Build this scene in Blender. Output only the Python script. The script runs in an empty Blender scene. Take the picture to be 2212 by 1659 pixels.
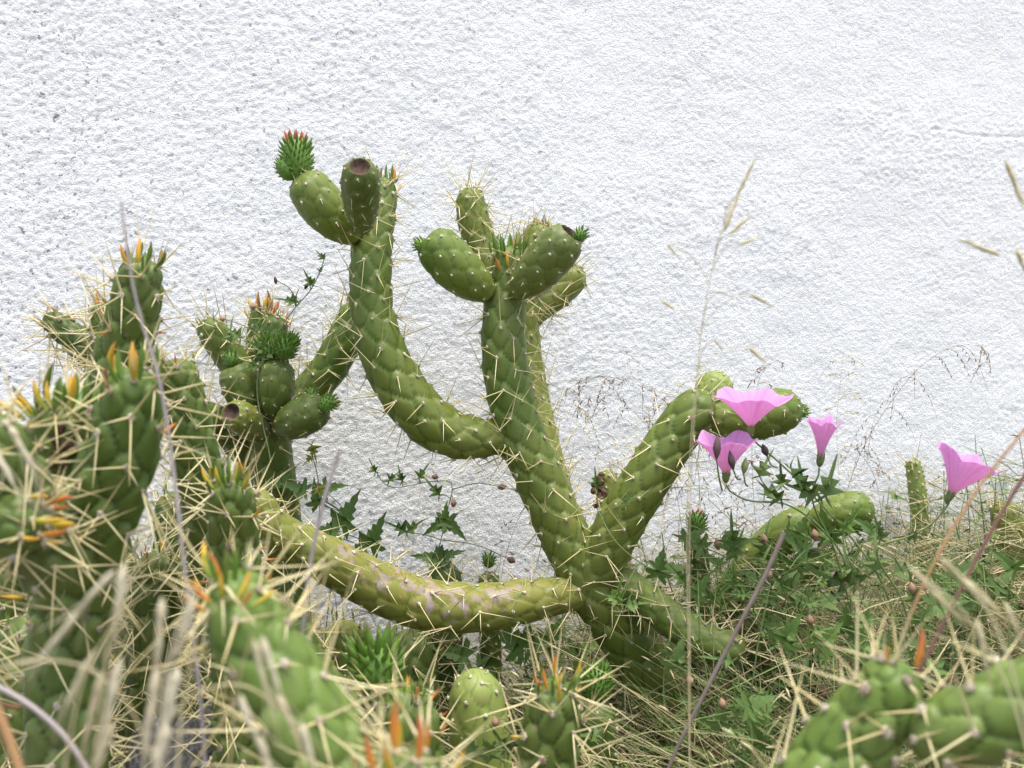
import bpy, math, random
import numpy as np
from mathutils import Vector, Matrix, Quaternion

# ---------------------------------------------------------------- camera, sky, sun, exposure
SC = bpy.context.scene
COL = SC.collection
R = math.radians
CAM_Z = 0.50
LENS = 36.0
cam_data = bpy.data.cameras.new("camera")
cam_data.lens = LENS
cam_data.sensor_width = 36.0
cam_data.clip_start = 0.02
cam_data.clip_end = 500.0
cam_data.dof.use_dof = True
cam_data.dof.focus_distance = 1.13
cam_data.dof.aperture_fstop = 8.5
cam = bpy.data.objects.new("camera", cam_data)
cam.location = (0, 0, CAM_Z)
cam.rotation_euler = (R(90), 0, 0)
COL.objects.link(cam)
SC.camera = cam

SUN_EL, SUN_AZ = 75.0, 150.0          # azimuth clockwise from +Y; the light comes over the camera's shoulder
world = bpy.data.worlds.new("World")
SC.world = world
world.use_nodes = True
wn = world.node_tree
bg = wn.nodes["Background"]
sky = wn.nodes.new("ShaderNodeTexSky")
sky.sky_type = 'NISHITA'
sky.sun_disc = False
sky.sun_elevation = R(SUN_EL)
sky.sun_rotation = R(SUN_AZ)
sky.air_density = 1.0
sky.dust_density = 3.0
sky.ozone_density = 0.6
wn.links.new(sky.outputs[0], bg.inputs[0])
bg.inputs[1].default_value = 0.12
sun_data = bpy.data.lights.new("sun", 'SUN')
sun_data.energy = 1.5
sun_data.angle = R(30)
sun_data.color = (1.0, 0.96, 0.90)
sun = bpy.data.objects.new("sun", sun_data)
_d = Vector((math.sin(R(SUN_AZ)) * math.cos(R(SUN_EL)), math.cos(R(SUN_AZ)) * math.cos(R(SUN_EL)), math.sin(R(SUN_EL))))
sun.rotation_euler = _d.to_track_quat('Z', 'Y').to_euler()
sun.location = _d * 5
COL.objects.link(sun)
SC.view_settings.view_transform = 'Standard'
SC.view_settings.look = 'None'
SC.view_settings.gamma = 1.0
SC.view_settings.exposure = 1.32
SC.view_settings.use_curve_mapping = False

SC.cycles.max_bounces = 6
SC.cycles.diffuse_bounces = 4
SC.cycles.transmission_bounces = 4
SC.cycles.glossy_bounces = 2

rng = np.random.default_rng(11)
random.seed(5)

# ---------------------------------------------------------------- helpers
W2 = 2212.0


def P(u, v, D):
    """a point D metres in front of the camera plane"""
    k = D / W2 * 36.0 / LENS
    return np.array([(u - 1106.0) * k, D, CAM_Z - (v - 829.5) * k])


def S(px, D):
    return px * D / W2 * 36.0 / LENS


def tag(o, label=None, cat=None, group=None, kind=None):
    if label: o["label"] = label
    if cat: o["category"] = cat
    if group: o["group"] = group
    if kind: o["kind"] = kind
    return o


def empty(name, loc):
    o = bpy.data.objects.new(name, None)
    o.empty_display_size = 0.02
    o.location = Vector(loc)
    COL.objects.link(o)
    return o


def link(name, me, parent=None):
    o = bpy.data.objects.new(name, me)
    COL.objects.link(o)
    if parent is not None:
        o.parent = parent
    return o


def mesh_np(name, V, quads=None, tris=None, mats=(), midx=None, smooth=True, attrs=None):
    me = bpy.data.meshes.new(name)
    V = np.asarray(V, dtype=np.float32)
    me.vertices.add(len(V))
    me.vertices.foreach_set("co", V.ravel())
    loops, starts, tot = [], [], 0
    for F, n in ((quads, 4), (tris, 3)):
        if F is None or len(F) == 0: continue
        F = np.asarray(F, dtype=np.int32)
        loops.append(F.ravel())
        starts.append(tot + np.arange(len(F), dtype=np.int32) * n)
        tot += F.size
    loops = np.concatenate(loops); starts = np.concatenate(starts)
    me.loops.add(len(loops)); me.loops.foreach_set("vertex_index", loops.astype(np.int32))
    me.polygons.add(len(starts)); me.polygons.foreach_set("loop_start", starts.astype(np.int32))
    for m in mats: me.materials.append(m)
    if midx is not None: me.polygons.foreach_set("material_index", np.asarray(midx, dtype=np.int32))
    me.polygons.foreach_set("use_smooth", np.full(len(starts), smooth, dtype=bool))
    if attrs:
        for k, a in attrs.items():
            at = me.attributes.new(k, 'FLOAT', 'POINT')
            at.data.foreach_set("value", np.asarray(a, dtype=np.float32))
    me.update(calc_edges=True)
    me.validate()
    return me


class MB:
    """collects triangles, quads and material slots for one mesh"""
    def __init__(self): self.V = []; self.Q = []; self.T = []; self.n = 0; self.qm = []; self.tm = []
    def add(self, V, Q=None, T=None, m=0):
        V = np.asarray(V, float)
        if Q is not None and len(Q):
            Q = np.asarray(Q); self.Q.append(Q + self.n); self.qm.append(np.full(len(Q), m))
        if T is not None and len(T):
            T = np.asarray(T); self.T.append(T + self.n); self.tm.append(np.full(len(T), m))
        self.V.append(V); self.n += len(V)
    def build(self, name, mats, parent=None, origin=(0, 0, 0), smooth=True):
        V = np.concatenate(self.V) - np.asarray(origin)
        Q = np.concatenate(self.Q) if self.Q else None
        T = np.concatenate(self.T) if self.T else None
        mi = np.concatenate((self.qm if self.Q else []) + (self.tm if self.T else []))
        return link(name, mesh_np(name, V, Q, T, mats, mi, smooth), parent)


def unit(a):
    a = np.asarray(a, float)
    return a / max(np.linalg.norm(a), 1e-9)


def catmull(pts, n):
    """smooth curve through rows of pts (any width), n samples, chord-length spaced"""
    p = np.asarray(pts, float)
    if len(p) == 2:
        t = np.linspace(0, 1, n)[:, None]
        return p[0] * (1 - t) + p[1] * t
    d = np.linalg.norm(np.diff(p[:, :3], axis=0), axis=1)
    T = np.concatenate([[0], np.cumsum(np.maximum(d, 1e-6))])
    m = np.zeros_like(p)
    m[1:-1] = ((p[2:] - p[1:-1]) / d[1:, None] * d[:-1, None] + (p[1:-1] - p[:-2]) / d[:-1, None] * d[1:, None]) / (d[1:] + d[:-1])[:, None]
    m[0] = (p[1] - p[0]) / d[0]; m[-1] = (p[-1] - p[-2]) / d[-1]
    q = np.linspace(0, T[-1], n)
    i = np.clip(np.searchsorted(T, q, side='right') - 1, 0, len(p) - 2)
    h = d[i][:, None]; x = ((q - T[i]) / d[i])[:, None]
    return ((2*x**3 - 3*x**2 + 1) * p[i] + (x**3 - 2*x**2 + x) * h * m[i] + (-2*x**3 + 3*x**2) * p[i+1] + (x**3 - x**2) * h * m[i+1])


def frames(C):
    T = np.gradient(C, axis=0); T /= np.maximum(np.linalg.norm(T, axis=1), 1e-9)[:, None]
    A = np.zeros_like(C); B = np.zeros_like(C)
    ref = np.array([0, -1, 0.0]) if abs(T[0][1]) < 0.8 else np.array([1.0, 0, 0])
    a = unit(ref - T[0] * np.dot(ref, T[0]))
    for i in range(len(C)):
        a = unit(a - T[i] * np.dot(a, T[i])); A[i] = a; B[i] = np.cross(T[i], a)
    return T, A, B


def tube_vf(C, r, n=6, cap=True):
    """plain thin tube: vertices, quads, tris"""
    C = np.asarray(C, float); r = np.broadcast_to(np.asarray(r, float), (len(C),))
    T, A, B = frames(C)
    th = np.arange(n) * 2 * math.pi / n
    V = C[:, None] + r[:, None, None] * (A[:, None] * np.cos(th)[None, :, None] + B[:, None] * np.sin(th)[None, :, None])
    V = V.reshape(-1, 3)
    i = np.arange(len(C) - 1)[:, None] * n; j = np.arange(n)[None]; jn = (j + 1) % n
    Q = np.stack([i + j, i + jn, i + n + jn, i + n + j], -1).reshape(-1, 4)
    return V, Q


def ovoid(p0, p1, rmax, seg=7, prof=(0.25, 0.7, 1.0, 0.9, 0.55, 0.08)):
    t = np.linspace(0, 1, len(prof))[:, None]
    return tube_vf(np.asarray(p0) * (1 - t) + np.asarray(p1) * t, rmax * np.array(prof), seg)


# ---------------------------------------------------------------- materials
def new_mat(name):
    m = bpy.data.materials.new(name); m.use_nodes = True
    nt = m.node_tree; nt.nodes.clear()
    out = nt.nodes.new("ShaderNodeOutputMaterial")
    b = nt.nodes.new("ShaderNodeBsdfPrincipled")
    nt.links.new(b.outputs[0], out.inputs[0])
    return m, nt, b, out


def N(nt, typ, **kw):
    n = nt.nodes.new(typ)
    for k, v in kw.items():
        if hasattr(n, k): setattr(n, k, v)
        else: n.inputs[k].default_value = v
    return n


def noise(nt, scale, detail=4, rough=0.55, src="Object", vec=None):
    n = N(nt, "ShaderNodeTexNoise"); n.inputs["Scale"].default_value = scale
    n.inputs["Detail"].default_value = detail; n.inputs["Roughness"].default_value = rough
    if vec is None:
        tc = N(nt, "ShaderNodeTexCoord"); vec = tc.outputs[src]
    nt.links.new(vec, n.inputs["Vector"])
    return n.outputs["Fac"]


def ramp(nt, fac, stops):
    r = N(nt, "ShaderNodeValToRGB")
    el = r.color_ramp.elements
    while len(el) < len(stops): el.new(0.5)
    for e, (p, c) in zip(el, stops):
        e.position = p; e.color = (*c, 1) if len(c) == 3 else c
    nt.links.new(fac, r.inputs[0])
    return r.outputs[0]


def mixc(nt, fac, a, b, mode='MIX'):
    m = N(nt, "ShaderNodeMix"); m.data_type = 'RGBA'; m.blend_type = mode
    for s, x in ((0, fac), (6, a), (7, b)):
        if isinstance(x, (int, float)): m.inputs[s].default_value = x
        elif isinstance(x, tuple): m.inputs[s].default_value = (*x, 1)
        else: nt.links.new(x, m.inputs[s])
    return m.outputs[2]


def attr(nt, name):
    a = N(nt, "ShaderNodeAttribute"); a.attribute_name = name
    return a.outputs["Fac"]


def math_n(nt, op, a, b):
    m = N(nt, "ShaderNodeMath"); m.operation = op
    for i, x in enumerate((a, b)):
        if isinstance(x, (int, float)): m.inputs[i].default_value = x
        else: nt.links.new(x, m.inputs[i])
    return m.outputs[0]


def bump(nt, b, h, strength, dist):
    n = N(nt, "ShaderNodeBump"); n.inputs["Strength"].default_value = strength; n.inputs["Distance"].default_value = dist
    nt.links.new(h, n.inputs["Height"]); nt.links.new(n.outputs[0], b.inputs["Normal"])


def cactus_mat(name, young, old, cork=False):
    """waxy skin: young colour at the growing tip, old colour towards the base, scars and specks"""
    m, nt, b, out = new_mat(name)
    age = attr(nt, "age")
    n1 = noise(nt, 26, 4)
    a2 = math_n(nt, 'ADD', age, math_n(nt, 'MULTIPLY', math_n(nt, 'SUBTRACT', n1, 0.5), 0.9))
    c = mixc(nt, ramp(nt, a2, [(0.15, (0, 0, 0)), (0.9, (1, 1, 1))]), young, old)
    n2 = noise(nt, 9, 3)
    c = mixc(nt, ramp(nt, n2, [(0.35, (0, 0, 0)), (0.7, (0.5, 0.5, 0.5))]), c, mixc(nt, 0.6, old, (0.26, 0.27, 0.07)))
    # pale bloom on the cushion round each areole; groove occlusion painted as dark joint lines
    c = mixc(nt, math_n(nt, 'MULTIPLY', attr(nt, "areo"), 0.24), c, (0.27, 0.33, 0.10))
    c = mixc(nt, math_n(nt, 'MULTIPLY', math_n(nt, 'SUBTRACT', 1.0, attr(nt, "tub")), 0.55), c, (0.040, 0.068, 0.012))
    sp = noise(nt, 420, 2)
    c = mixc(nt, ramp(nt, sp, [(0.70, (0, 0, 0)), (0.74, (0.6, 0.6, 0.6))]), c, (0.33, 0.32, 0.17))
    sc = noise(nt, 55, 3)
    sc2 = noise(nt, 8, 2)
    scm = math_n(nt, 'MULTIPLY', ramp(nt, sc, [(0.66, (0, 0, 0)), (0.69, (1, 1, 1))]), ramp(nt, sc2, [(0.56, (0, 0, 0)), (0.62, (1, 1, 1))]))
    c = mixc(nt, math_n(nt, 'MULTIPLY', scm, 0.55), c, (0.26, 0.17, 0.08))
    du = noise(nt, 17, 6, 0.7)
    c = mixc(nt, ramp(nt, du, [(0.50, (0, 0, 0)), (0.74, (0.26, 0.26, 0.26))]), c, (0.25, 0.27, 0.12))
    we = N(nt, "ShaderNodeTexVoronoi"); we.feature = 'F1'; we.inputs["Scale"].default_value = 62
    tcw = N(nt, "ShaderNodeTexCoord"); nt.links.new(tcw.outputs["Object"], we.inputs["Vector"])
    wm = math_n(nt, 'MULTIPLY', ramp(nt, we.outputs["Distance"], [(0.10, (1, 1, 1)), (0.17, (0, 0, 0))]), ramp(nt, noise(nt, 21, 2), [(0.52, (0, 0, 0)), (0.60, (1, 1, 1))]))
    c = mixc(nt, math_n(nt, 'MULTIPLY', wm, 0.6), c, (0.30, 0.22, 0.12))
    rough = 0.46
    if cork:
        ck = attr(nt, "cork")
        kn = noise(nt, 70, 5, 0.6)
        km = ramp(nt, math_n(nt, 'ADD', kn, math_n(nt, 'MULTIPLY', ck, 0.24)), [(0.745, (0, 0, 0)), (0.76, (1, 1, 1))])
        rim = ramp(nt, math_n(nt, 'ADD', kn, math_n(nt, 'MULTIPLY', ck, 0.24)), [(0.705, (0, 0, 0)), (0.745, (1, 1, 1))])
        kc = mixc(nt, noise(nt, 160, 4), (0.22, 0.175, 0.125), (0.42, 0.365, 0.30))
        c = mixc(nt, math_n(nt, 'MULTIPLY', rim, 0.8), c, (0.36, 0.23, 0.10))
        c = mixc(nt, km, c, kc)
    nt.links.new(c, b.inputs["Base Color"])
    b.inputs["Roughness"].default_value = rough
    b.inputs["Specular IOR Level"].default_value = 0.28
    b.inputs["Subsurface Weight"].default_value = 0.0
    bump(nt, b, noise(nt, 300, 4), 0.10, 0.0006)
    return m


def plain_mat(name, c1, c2, scale=60, rough=0.6, spec=0.3, bumpd=0.0, trans=0.0):
    m, nt, b, out = new_mat(name)
    oi = N(nt, "ShaderNodeObjectInfo")
    n1 = noise(nt, scale, 4)
    f = math_n(nt, 'ADD', ramp(nt, n1, [(0.3, (0, 0, 0)), (0.7, (1, 1, 1))]), math_n(nt, 'MULTIPLY', math_n(nt, 'SUBTRACT', oi.outputs["Random"], 0.5), 0.8))
    c = mixc(nt, ramp(nt, f, [(0, (0, 0, 0)), (1, (1, 1, 1))]), c1, c2)
    nt.links.new(c, b.inputs["Base Color"])
    b.inputs["Roughness"].default_value = rough
    b.inputs["Specular IOR Level"].default_value = spec
    if bumpd: bump(nt, b, noise(nt, scale * 4, 4), 0.5, bumpd)
    if trans:
        t = N(nt, "ShaderNodeBsdfTranslucent"); nt.links.new(c, t.inputs[0])
        mx = N(nt, "ShaderNodeMixShader"); mx.inputs[0].default_value = trans
        nt.links.new(b.outputs[0], mx.inputs[1]); nt.links.new(t.outputs[0], mx.inputs[2]); nt.links.new(mx.outputs[0], out.inputs[0])
    return m


def awl_mat(name, base, mid, tip, rough=0.4):
    """small fleshy awl leaf, colour runs from its base to its tip along local Z"""
    m, nt, b, out = new_mat(name)
    tc = N(nt, "ShaderNodeTexCoord"); sx = N(nt, "ShaderNodeSeparateXYZ")
    nt.links.new(tc.outputs["Generated"], sx.inputs[0])
    oi = N(nt, "ShaderNodeObjectInfo")
    z = math_n(nt, 'ADD', sx.outputs[2], math_n(nt, 'MULTIPLY', math_n(nt, 'SUBTRACT', oi.outputs["Random"], 0.5), 0.5))
    c = ramp(nt, z, [(0.0, base), (0.5, mid), (1.0, tip)])
    nt.links.new(c, b.inputs["Base Color"]); b.inputs["Roughness"].default_value = rough
    b.inputs["Specular IOR Level"].default_value = 0.35
    return m


M = {}
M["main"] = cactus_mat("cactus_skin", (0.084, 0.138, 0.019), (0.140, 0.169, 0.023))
M["yellow"] = cactus_mat("cactus_skin_yellow", (0.150, 0.188, 0.028), (0.226, 0.221, 0.037), cork=True)  # yellowish skin tint of its own, with corky patches
M["fruit"] = cactus_mat("fruit_skin", (0.099, 0.163, 0.019), (0.137, 0.178, 0.024))
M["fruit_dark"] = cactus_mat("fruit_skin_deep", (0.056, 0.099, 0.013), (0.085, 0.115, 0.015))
M["fruit_pale"] = cactus_mat("fruit_skin_pale", (0.236, 0.301, 0.069), (0.226, 0.282, 0.059))
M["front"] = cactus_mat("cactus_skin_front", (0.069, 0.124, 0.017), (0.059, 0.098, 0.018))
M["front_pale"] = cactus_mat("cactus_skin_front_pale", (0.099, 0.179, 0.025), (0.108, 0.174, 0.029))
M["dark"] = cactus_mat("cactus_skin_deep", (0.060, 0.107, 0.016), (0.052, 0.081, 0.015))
M["old"] = cactus_mat("cactus_skin_old", (0.198, 0.218, 0.042), (0.207, 0.188, 0.042))
M["scar"] = plain_mat("fruit_scar_brown", (0.04, 0.025, 0.02), (0.13, 0.085, 0.06), 200, 0.9, 0.1, 0.002)
M["dead"] = plain_mat("dead_tissue", (0.05, 0.03, 0.02), (0.20, 0.13, 0.08), 90, 0.9, 0.1, 0.003)
M["spine"] = plain_mat("spine_straw", (0.58, 0.47, 0.20), (0.82, 0.73, 0.42), 40, 0.45, 0.4)
M["wool"] = plain_mat("areole_wool", (0.32, 0.25, 0.17), (0.68, 0.60, 0.47), 300, 0.95, 0.1)
M["woold"] = plain_mat("areole_wool_old", (0.20, 0.16, 0.12), (0.45, 0.40, 0.32), 300, 0.95, 0.1)
M["awl_green"] = awl_mat("awl_leaf_green", (0.15, 0.27, 0.04), (0.10, 0.20, 0.022), (0.11, 0.14, 0.022))
M["awl_yellow"] = awl_mat("awl_leaf_yellow", (0.28, 0.33, 0.05), (0.55, 0.38, 0.03), (0.62, 0.28, 0.03))
M["awl_orange"] = awl_mat("awl_leaf_orange", (0.52, 0.28, 0.04), (0.56, 0.20, 0.03), (0.36, 0.12, 0.04))
M["awl_brown"] = awl_mat("awl_leaf_withered", (0.35, 0.18, 0.08), (0.32, 0.13, 0.06), (0.20, 0.09, 0.05))
M["bud"] = plain_mat("bud_leaf_green", (0.09, 0.185, 0.022), (0.15, 0.27, 0.04), 80, 0.45, 0.35)
M["budtip"] = plain_mat("bud_leaf_tip", (0.06, 0.115, 0.016), (0.12, 0.15, 0.035), 80, 0.5, 0.3)
M["budred"] = plain_mat("bud_red", (0.40, 0.10, 0.06), (0.52, 0.20, 0.11), 80, 0.5, 0.3)
M["leaf"] = plain_mat("bindweed_leaf", (0.062, 0.122, 0.022), (0.135, 0.22, 0.042), 40, 0.5, 0.35, 0.0, 0.22)
M["leafgrey"] = plain_mat("bindweed_leaf_greyish", (0.105, 0.170, 0.045), (0.165, 0.24, 0.070), 40, 0.55, 0.3, 0.0, 0.22)
M["leafyel"] = plain_mat("bindweed_leaf_yellowed", (0.33, 0.32, 0.05), (0.45, 0.38, 0.08), 40, 0.6, 0.2, 0.0, 0.25)
M["vine"] = plain_mat("bindweed_stem", (0.12, 0.18, 0.05), (0.19, 0.24, 0.09), 60, 0.55, 0.3)
M["vinebrown"] = plain_mat("bindweed_stem_brown", (0.16, 0.11, 0.06), (0.20, 0.17, 0.08), 60, 0.6, 0.3)
M["calyx"] = plain_mat("calyx_green", (0.16, 0.20, 0.06), (0.24, 0.25, 0.09), 80, 0.55, 0.3)
M["darkbud"] = plain_mat("flower_bud_dark", (0.035, 0.03, 0.025), (0.12, 0.07, 0.07), 90, 0.6, 0.3)
M["seedpod"] = plain_mat("seed_capsule", (0.27, 0.16, 0.09), (0.40, 0.24, 0.16), 90, 0.6, 0.3)
M["straw"] = plain_mat("dry_grass_straw", (0.54, 0.46, 0.23), (0.80, 0.72, 0.45), 25, 0.6, 0.3, 0.0, 0.2)
M["strawpale"] = plain_mat("dry_grass_pale", (0.62, 0.53, 0.32), (0.82, 0.75, 0.55), 25, 0.6, 0.3, 0.0, 0.2)
M["strawdark"] = plain_mat("dry_grass_brown", (0.16, 0.10, 0.06), (0.30, 0.20, 0.11), 25, 0.6, 0.3)
M["greyst"] = plain_mat("dry_stalk_grey", (0.30, 0.25, 0.24), (0.44, 0.38, 0.36), 50, 0.7, 0.2)
M["stick"] = plain_mat("dry_stick_brown", (0.14, 0.11, 0.09), (0.25, 0.20, 0.165), 50, 0.8, 0.2)
M["redst"] = plain_mat("grass_stalk_red", (0.36, 0.15, 0.08), (0.46, 0.27, 0.12), 30, 0.5, 0.3)
M["purplest"] = plain_mat("grass_stalk_purple", (0.12, 0.06, 0.05), (0.22, 0.11, 0.08), 30, 0.5, 0.3)
M["grass"] = plain_mat("grass_green", (0.16, 0.23, 0.06), (0.29, 0.36, 0.13), 30, 0.5, 0.3, 0.0, 0.2)
M["stone"] = plain_mat("grey_stone", (0.07, 0.066, 0.06), (0.26, 0.25, 0.23), 160, 0.9, 0.15, 0.004)


def petal_mat():
    m, nt, b, out = new_mat("pink_petal")
    t = attr(nt, "along"); band = attr(nt, "band")
    c = ramp(nt, t, [(0.0, (0.70, 0.42, 0.42)), (0.2, (0.82, 0.46, 0.70)), (1.0, (0.86, 0.51, 0.81))])
    c = mixc(nt, math_n(nt, 'MULTIPLY', band, 0.5), c, (0.78, 0.34, 0.66))
    n1 = noise(nt, 90, 3)
    c = mixc(nt, math_n(nt, 'MULTIPLY', n1, 0.3), c, (0.92, 0.72, 0.90))
    c = mixc(nt, math_n(nt, 'MULTIPLY', attr(nt, "vein"), 0.35), c, (0.76, 0.36, 0.66))
    nt.links.new(c, b.inputs["Base Color"]); b.inputs["Roughness"].default_value = 0.65
    b.inputs["Specular IOR Level"].default_value = 0.2
    tr = N(nt, "ShaderNodeBsdfTranslucent"); nt.links.new(c, tr.inputs[0])
    mx = N(nt, "ShaderNodeMixShader"); mx.inputs[0].default_value = 0.55
    nt.links.new(b.outputs[0], mx.inputs[1]); nt.links.new(tr.outputs[0], mx.inputs[2]); nt.links.new(mx.outputs[0], out.inputs[0])
    return m


M["petal"] = petal_mat()


def wall_mat():
    m, nt, b, out = new_mat("white_roughcast")
    n1 = noise(nt, 2.2, 4); n2 = noise(nt, 170, 4, 0.6); n3 = noise(nt, 30, 3)
    c = mixc(nt, n1, (0.87, 0.86, 0.835), (0.91, 0.90, 0.875))
    # faint old weather stains and splashes low down
    st = noise(nt, 5.5, 6, 0.7)
    c = mixc(nt, ramp(nt, st, [(0.50, (0, 0, 0)), (0.78, (0.16, 0.16, 0.16))]), c, (0.55, 0.53, 0.48))
    # dirt specks and painted-in cavity shade for the render's pits, more towards the left
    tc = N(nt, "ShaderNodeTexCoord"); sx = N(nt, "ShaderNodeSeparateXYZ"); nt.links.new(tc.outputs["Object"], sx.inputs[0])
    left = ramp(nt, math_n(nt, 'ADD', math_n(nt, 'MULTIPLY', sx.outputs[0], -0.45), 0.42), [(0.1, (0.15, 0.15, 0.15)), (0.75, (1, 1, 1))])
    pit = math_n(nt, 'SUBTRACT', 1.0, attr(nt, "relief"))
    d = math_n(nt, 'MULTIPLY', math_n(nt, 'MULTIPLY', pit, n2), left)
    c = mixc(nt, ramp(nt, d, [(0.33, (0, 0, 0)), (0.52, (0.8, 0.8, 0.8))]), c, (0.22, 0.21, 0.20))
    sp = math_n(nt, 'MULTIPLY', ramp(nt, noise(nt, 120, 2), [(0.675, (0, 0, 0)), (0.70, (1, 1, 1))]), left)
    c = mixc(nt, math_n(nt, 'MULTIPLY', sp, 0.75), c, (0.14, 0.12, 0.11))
    nt.links.new(c, b.inputs["Base Color"]); b.inputs["Roughness"].default_value = 0.85
    b.inputs["Specular IOR Level"].default_value = 0.2
    bump(nt, b, noise(nt, 420, 3, 0.65), 0.8, 0.0030)
    return m


def soil_mat():
    m, nt, b, out = new_mat("dry_soil")
    n1 = noise(nt, 14, 6); n2 = noise(nt, 120, 5)
    c = mixc(nt, n1, (0.09, 0.07, 0.05), (0.20, 0.17, 0.13))
    c = mixc(nt, ramp(nt, n2, [(0.45, (0, 0, 0)), (0.7, (1, 1, 1))]), c, (0.26, 0.24, 0.20))
    nt.links.new(c, b.inputs["Base Color"]); b.inputs["Roughness"].default_value = 0.95
    bump(nt, b, n2, 0.8, 0.01)
    return m


# ---------------------------------------------------------------- wall and ground
def vnoise(x, y, seed):
    """smooth value noise on a numpy grid"""
    r = np.random.default_rng(seed)
    tab = r.random((256, 256))
    xi = np.floor(x).astype(int); yi = np.floor(y).astype(int)
    fx = x - xi; fy = y - yi
    fx = fx * fx * fx * (fx * (fx * 6 - 15) + 10); fy = fy * fy * fy * (fy * (fy * 6 - 15) + 10)
    g = lambda a, b: tab[a & 255, b & 255]
    return (g(xi, yi) * (1 - fx) + g(xi + 1, yi) * fx) * (1 - fy) + (g(xi, yi + 1) * (1 - fx) + g(xi + 1, yi + 1) * fx) * fy


def spaced(lo, a, b, hi, fine, grow=1.35):
    xs = list(np.arange(a, b + fine / 2, fine))
    d = fine
    while xs[-1] < hi: d *= grow; xs.append(min(xs[-1] + d, hi))
    d = fine
    while xs[0] > lo: d *= grow; xs.insert(0, max(xs[0] - d, lo))
    return np.array(xs)


WALL_Y0, WALL_SLOPE = 1.40, 0.26
def wall_y(x): return WALL_Y0 + WALL_SLOPE * x


def build_wall():
    root = empty("plaster_wall", (0, WALL_Y0, 0))
    root.rotation_euler = (0, 0, math.atan(WALL_SLOPE))
    tag(root, "white roughcast plastered wall filling the background behind the cacti", "wall")
    x = spaced(-4, -0.78, 1.12, 6, 0.0022); z = spaced(-0.1, 0.12, 1.13, 2.6, 0.0022)
    X, Z = np.meshgrid(x, z)
    wx = X + 0.003 * vnoise(X * 210, Z * 210, 1); wz = Z + 0.003 * vnoise(X * 210, Z * 210, 2)
    n_a = vnoise(wx * 240, wz * 290, 3); n_b = vnoise(wx * 400, wz * 450, 4); n_c = vnoise(wx * 36, wz * 42, 5); n_d = vnoise(wx * 7, wz * 7, 6)
    n_e = vnoise(wx * 420, wz * 470, 8)
    lump = 0.36 * n_a + 0.40 * n_b + 0.08 * n_c + 0.28 * n_e
    # thrown render: close-set grains with sharp small pits between them
    h = np.clip((lump - 0.33) / 0.40, 0, 1) ** 0.6
    patch = np.clip(0.72 + 0.5 * (n_d - 0.5) - 0.20 * X, 0.45, 1.05)
    y = -0.0013 * h * patch - 0.0006 * np.clip((n_a - 0.50) * 2.6, 0, 1) * patch - 0.0009 * n_c - 0.002 * n_d
    # a hairline crack high on the right
    cz = 0.885 + 0.012 * (vnoise(X * 12, X * 0, 7) - 0.5)
    crack = np.exp(-((Z - cz) / 0.0020) ** 2) * (X > 0.66)
    y += 0.0012 * crack
    V = np.stack([X, y, Z], -1).reshape(-1, 3)
    n, m = len(x), len(z)
    i = np.arange(m - 1)[:, None] * n + np.arange(n - 1)[None]
    Q = np.stack([i, i + 1, i + n + 1, i + n], -1).reshape(-1, 4)
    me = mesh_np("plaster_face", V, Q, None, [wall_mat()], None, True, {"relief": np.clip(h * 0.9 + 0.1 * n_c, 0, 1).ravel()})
    link("plaster_face", me, root)
    b = MB()
    X0, X1, Y0, Y1, Z0, Z1 = -3.99, 5.99, 0.004, 0.25, -0.1, 2.59
    v = [(a, c, d) for d in (Z0, Z1) for c in (Y0, Y1) for a in (X0, X1)]
    b.add(v, [(0, 2, 3, 1), (4, 5, 7, 6), (0, 1, 5, 4), (1, 3, 7, 5), (3, 2, 6, 7), (2, 0, 4, 6)])
    b.build("wall_core", [bpy.data.materials["white_roughcast"]], root, smooth=False)


def build_ground():
    x = spaced(-60, -0.9, 1.1, 60, 0.012, 1.5); y = spaced(-60, 0.3, 1.75, 60, 0.012, 1.5)
    X, Y = np.meshgrid(x, y)
    z = 0.02 * vnoise(X * 6, Y * 6, 21) + 0.008 * vnoise(X * 25, Y * 25, 22) - 0.02
    V = np.stack([X, Y, z], -1).reshape(-1, 3); n, m = len(x), len(y)
    i = np.arange(m - 1)[:, None] * n + np.arange(n - 1)[None]
    Q = np.stack([i, i + 1, i + n + 1, i + n], -1).reshape(-1, 4)
    o = link("ground", mesh_np("ground", V, Q, None, [soil_mat()]))
    tag(o, "dry grey brown soil under the plants", None, None, "structure")


build_wall()
build_ground()

# ---------------------------------------------------------------- shared small meshes
def awl_mesh(name, mat, bend=0.25, fat=0.13):
    t = np.linspace(0, 1, 7)
    C = np.stack([bend * t ** 2, 0 * t, t], -1)
    r = fat * np.array([0.55, 0.85, 1.0, 0.98, 0.85, 0.55, 0.06])
    V, Q = tube_vf(C, r, 7)
    return mesh_np(name, V, Q, None, [mat])


def cone_mesh(name, mat):
    t = np.array([0, 0.5, 1.0]); C = np.stack([0 * t, 0 * t, t], -1)
    V, Q = tube_vf(C, np.array([1, 0.72, 0.08]), 5)
    return mesh_np(name, V, Q, None, [mat])


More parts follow.
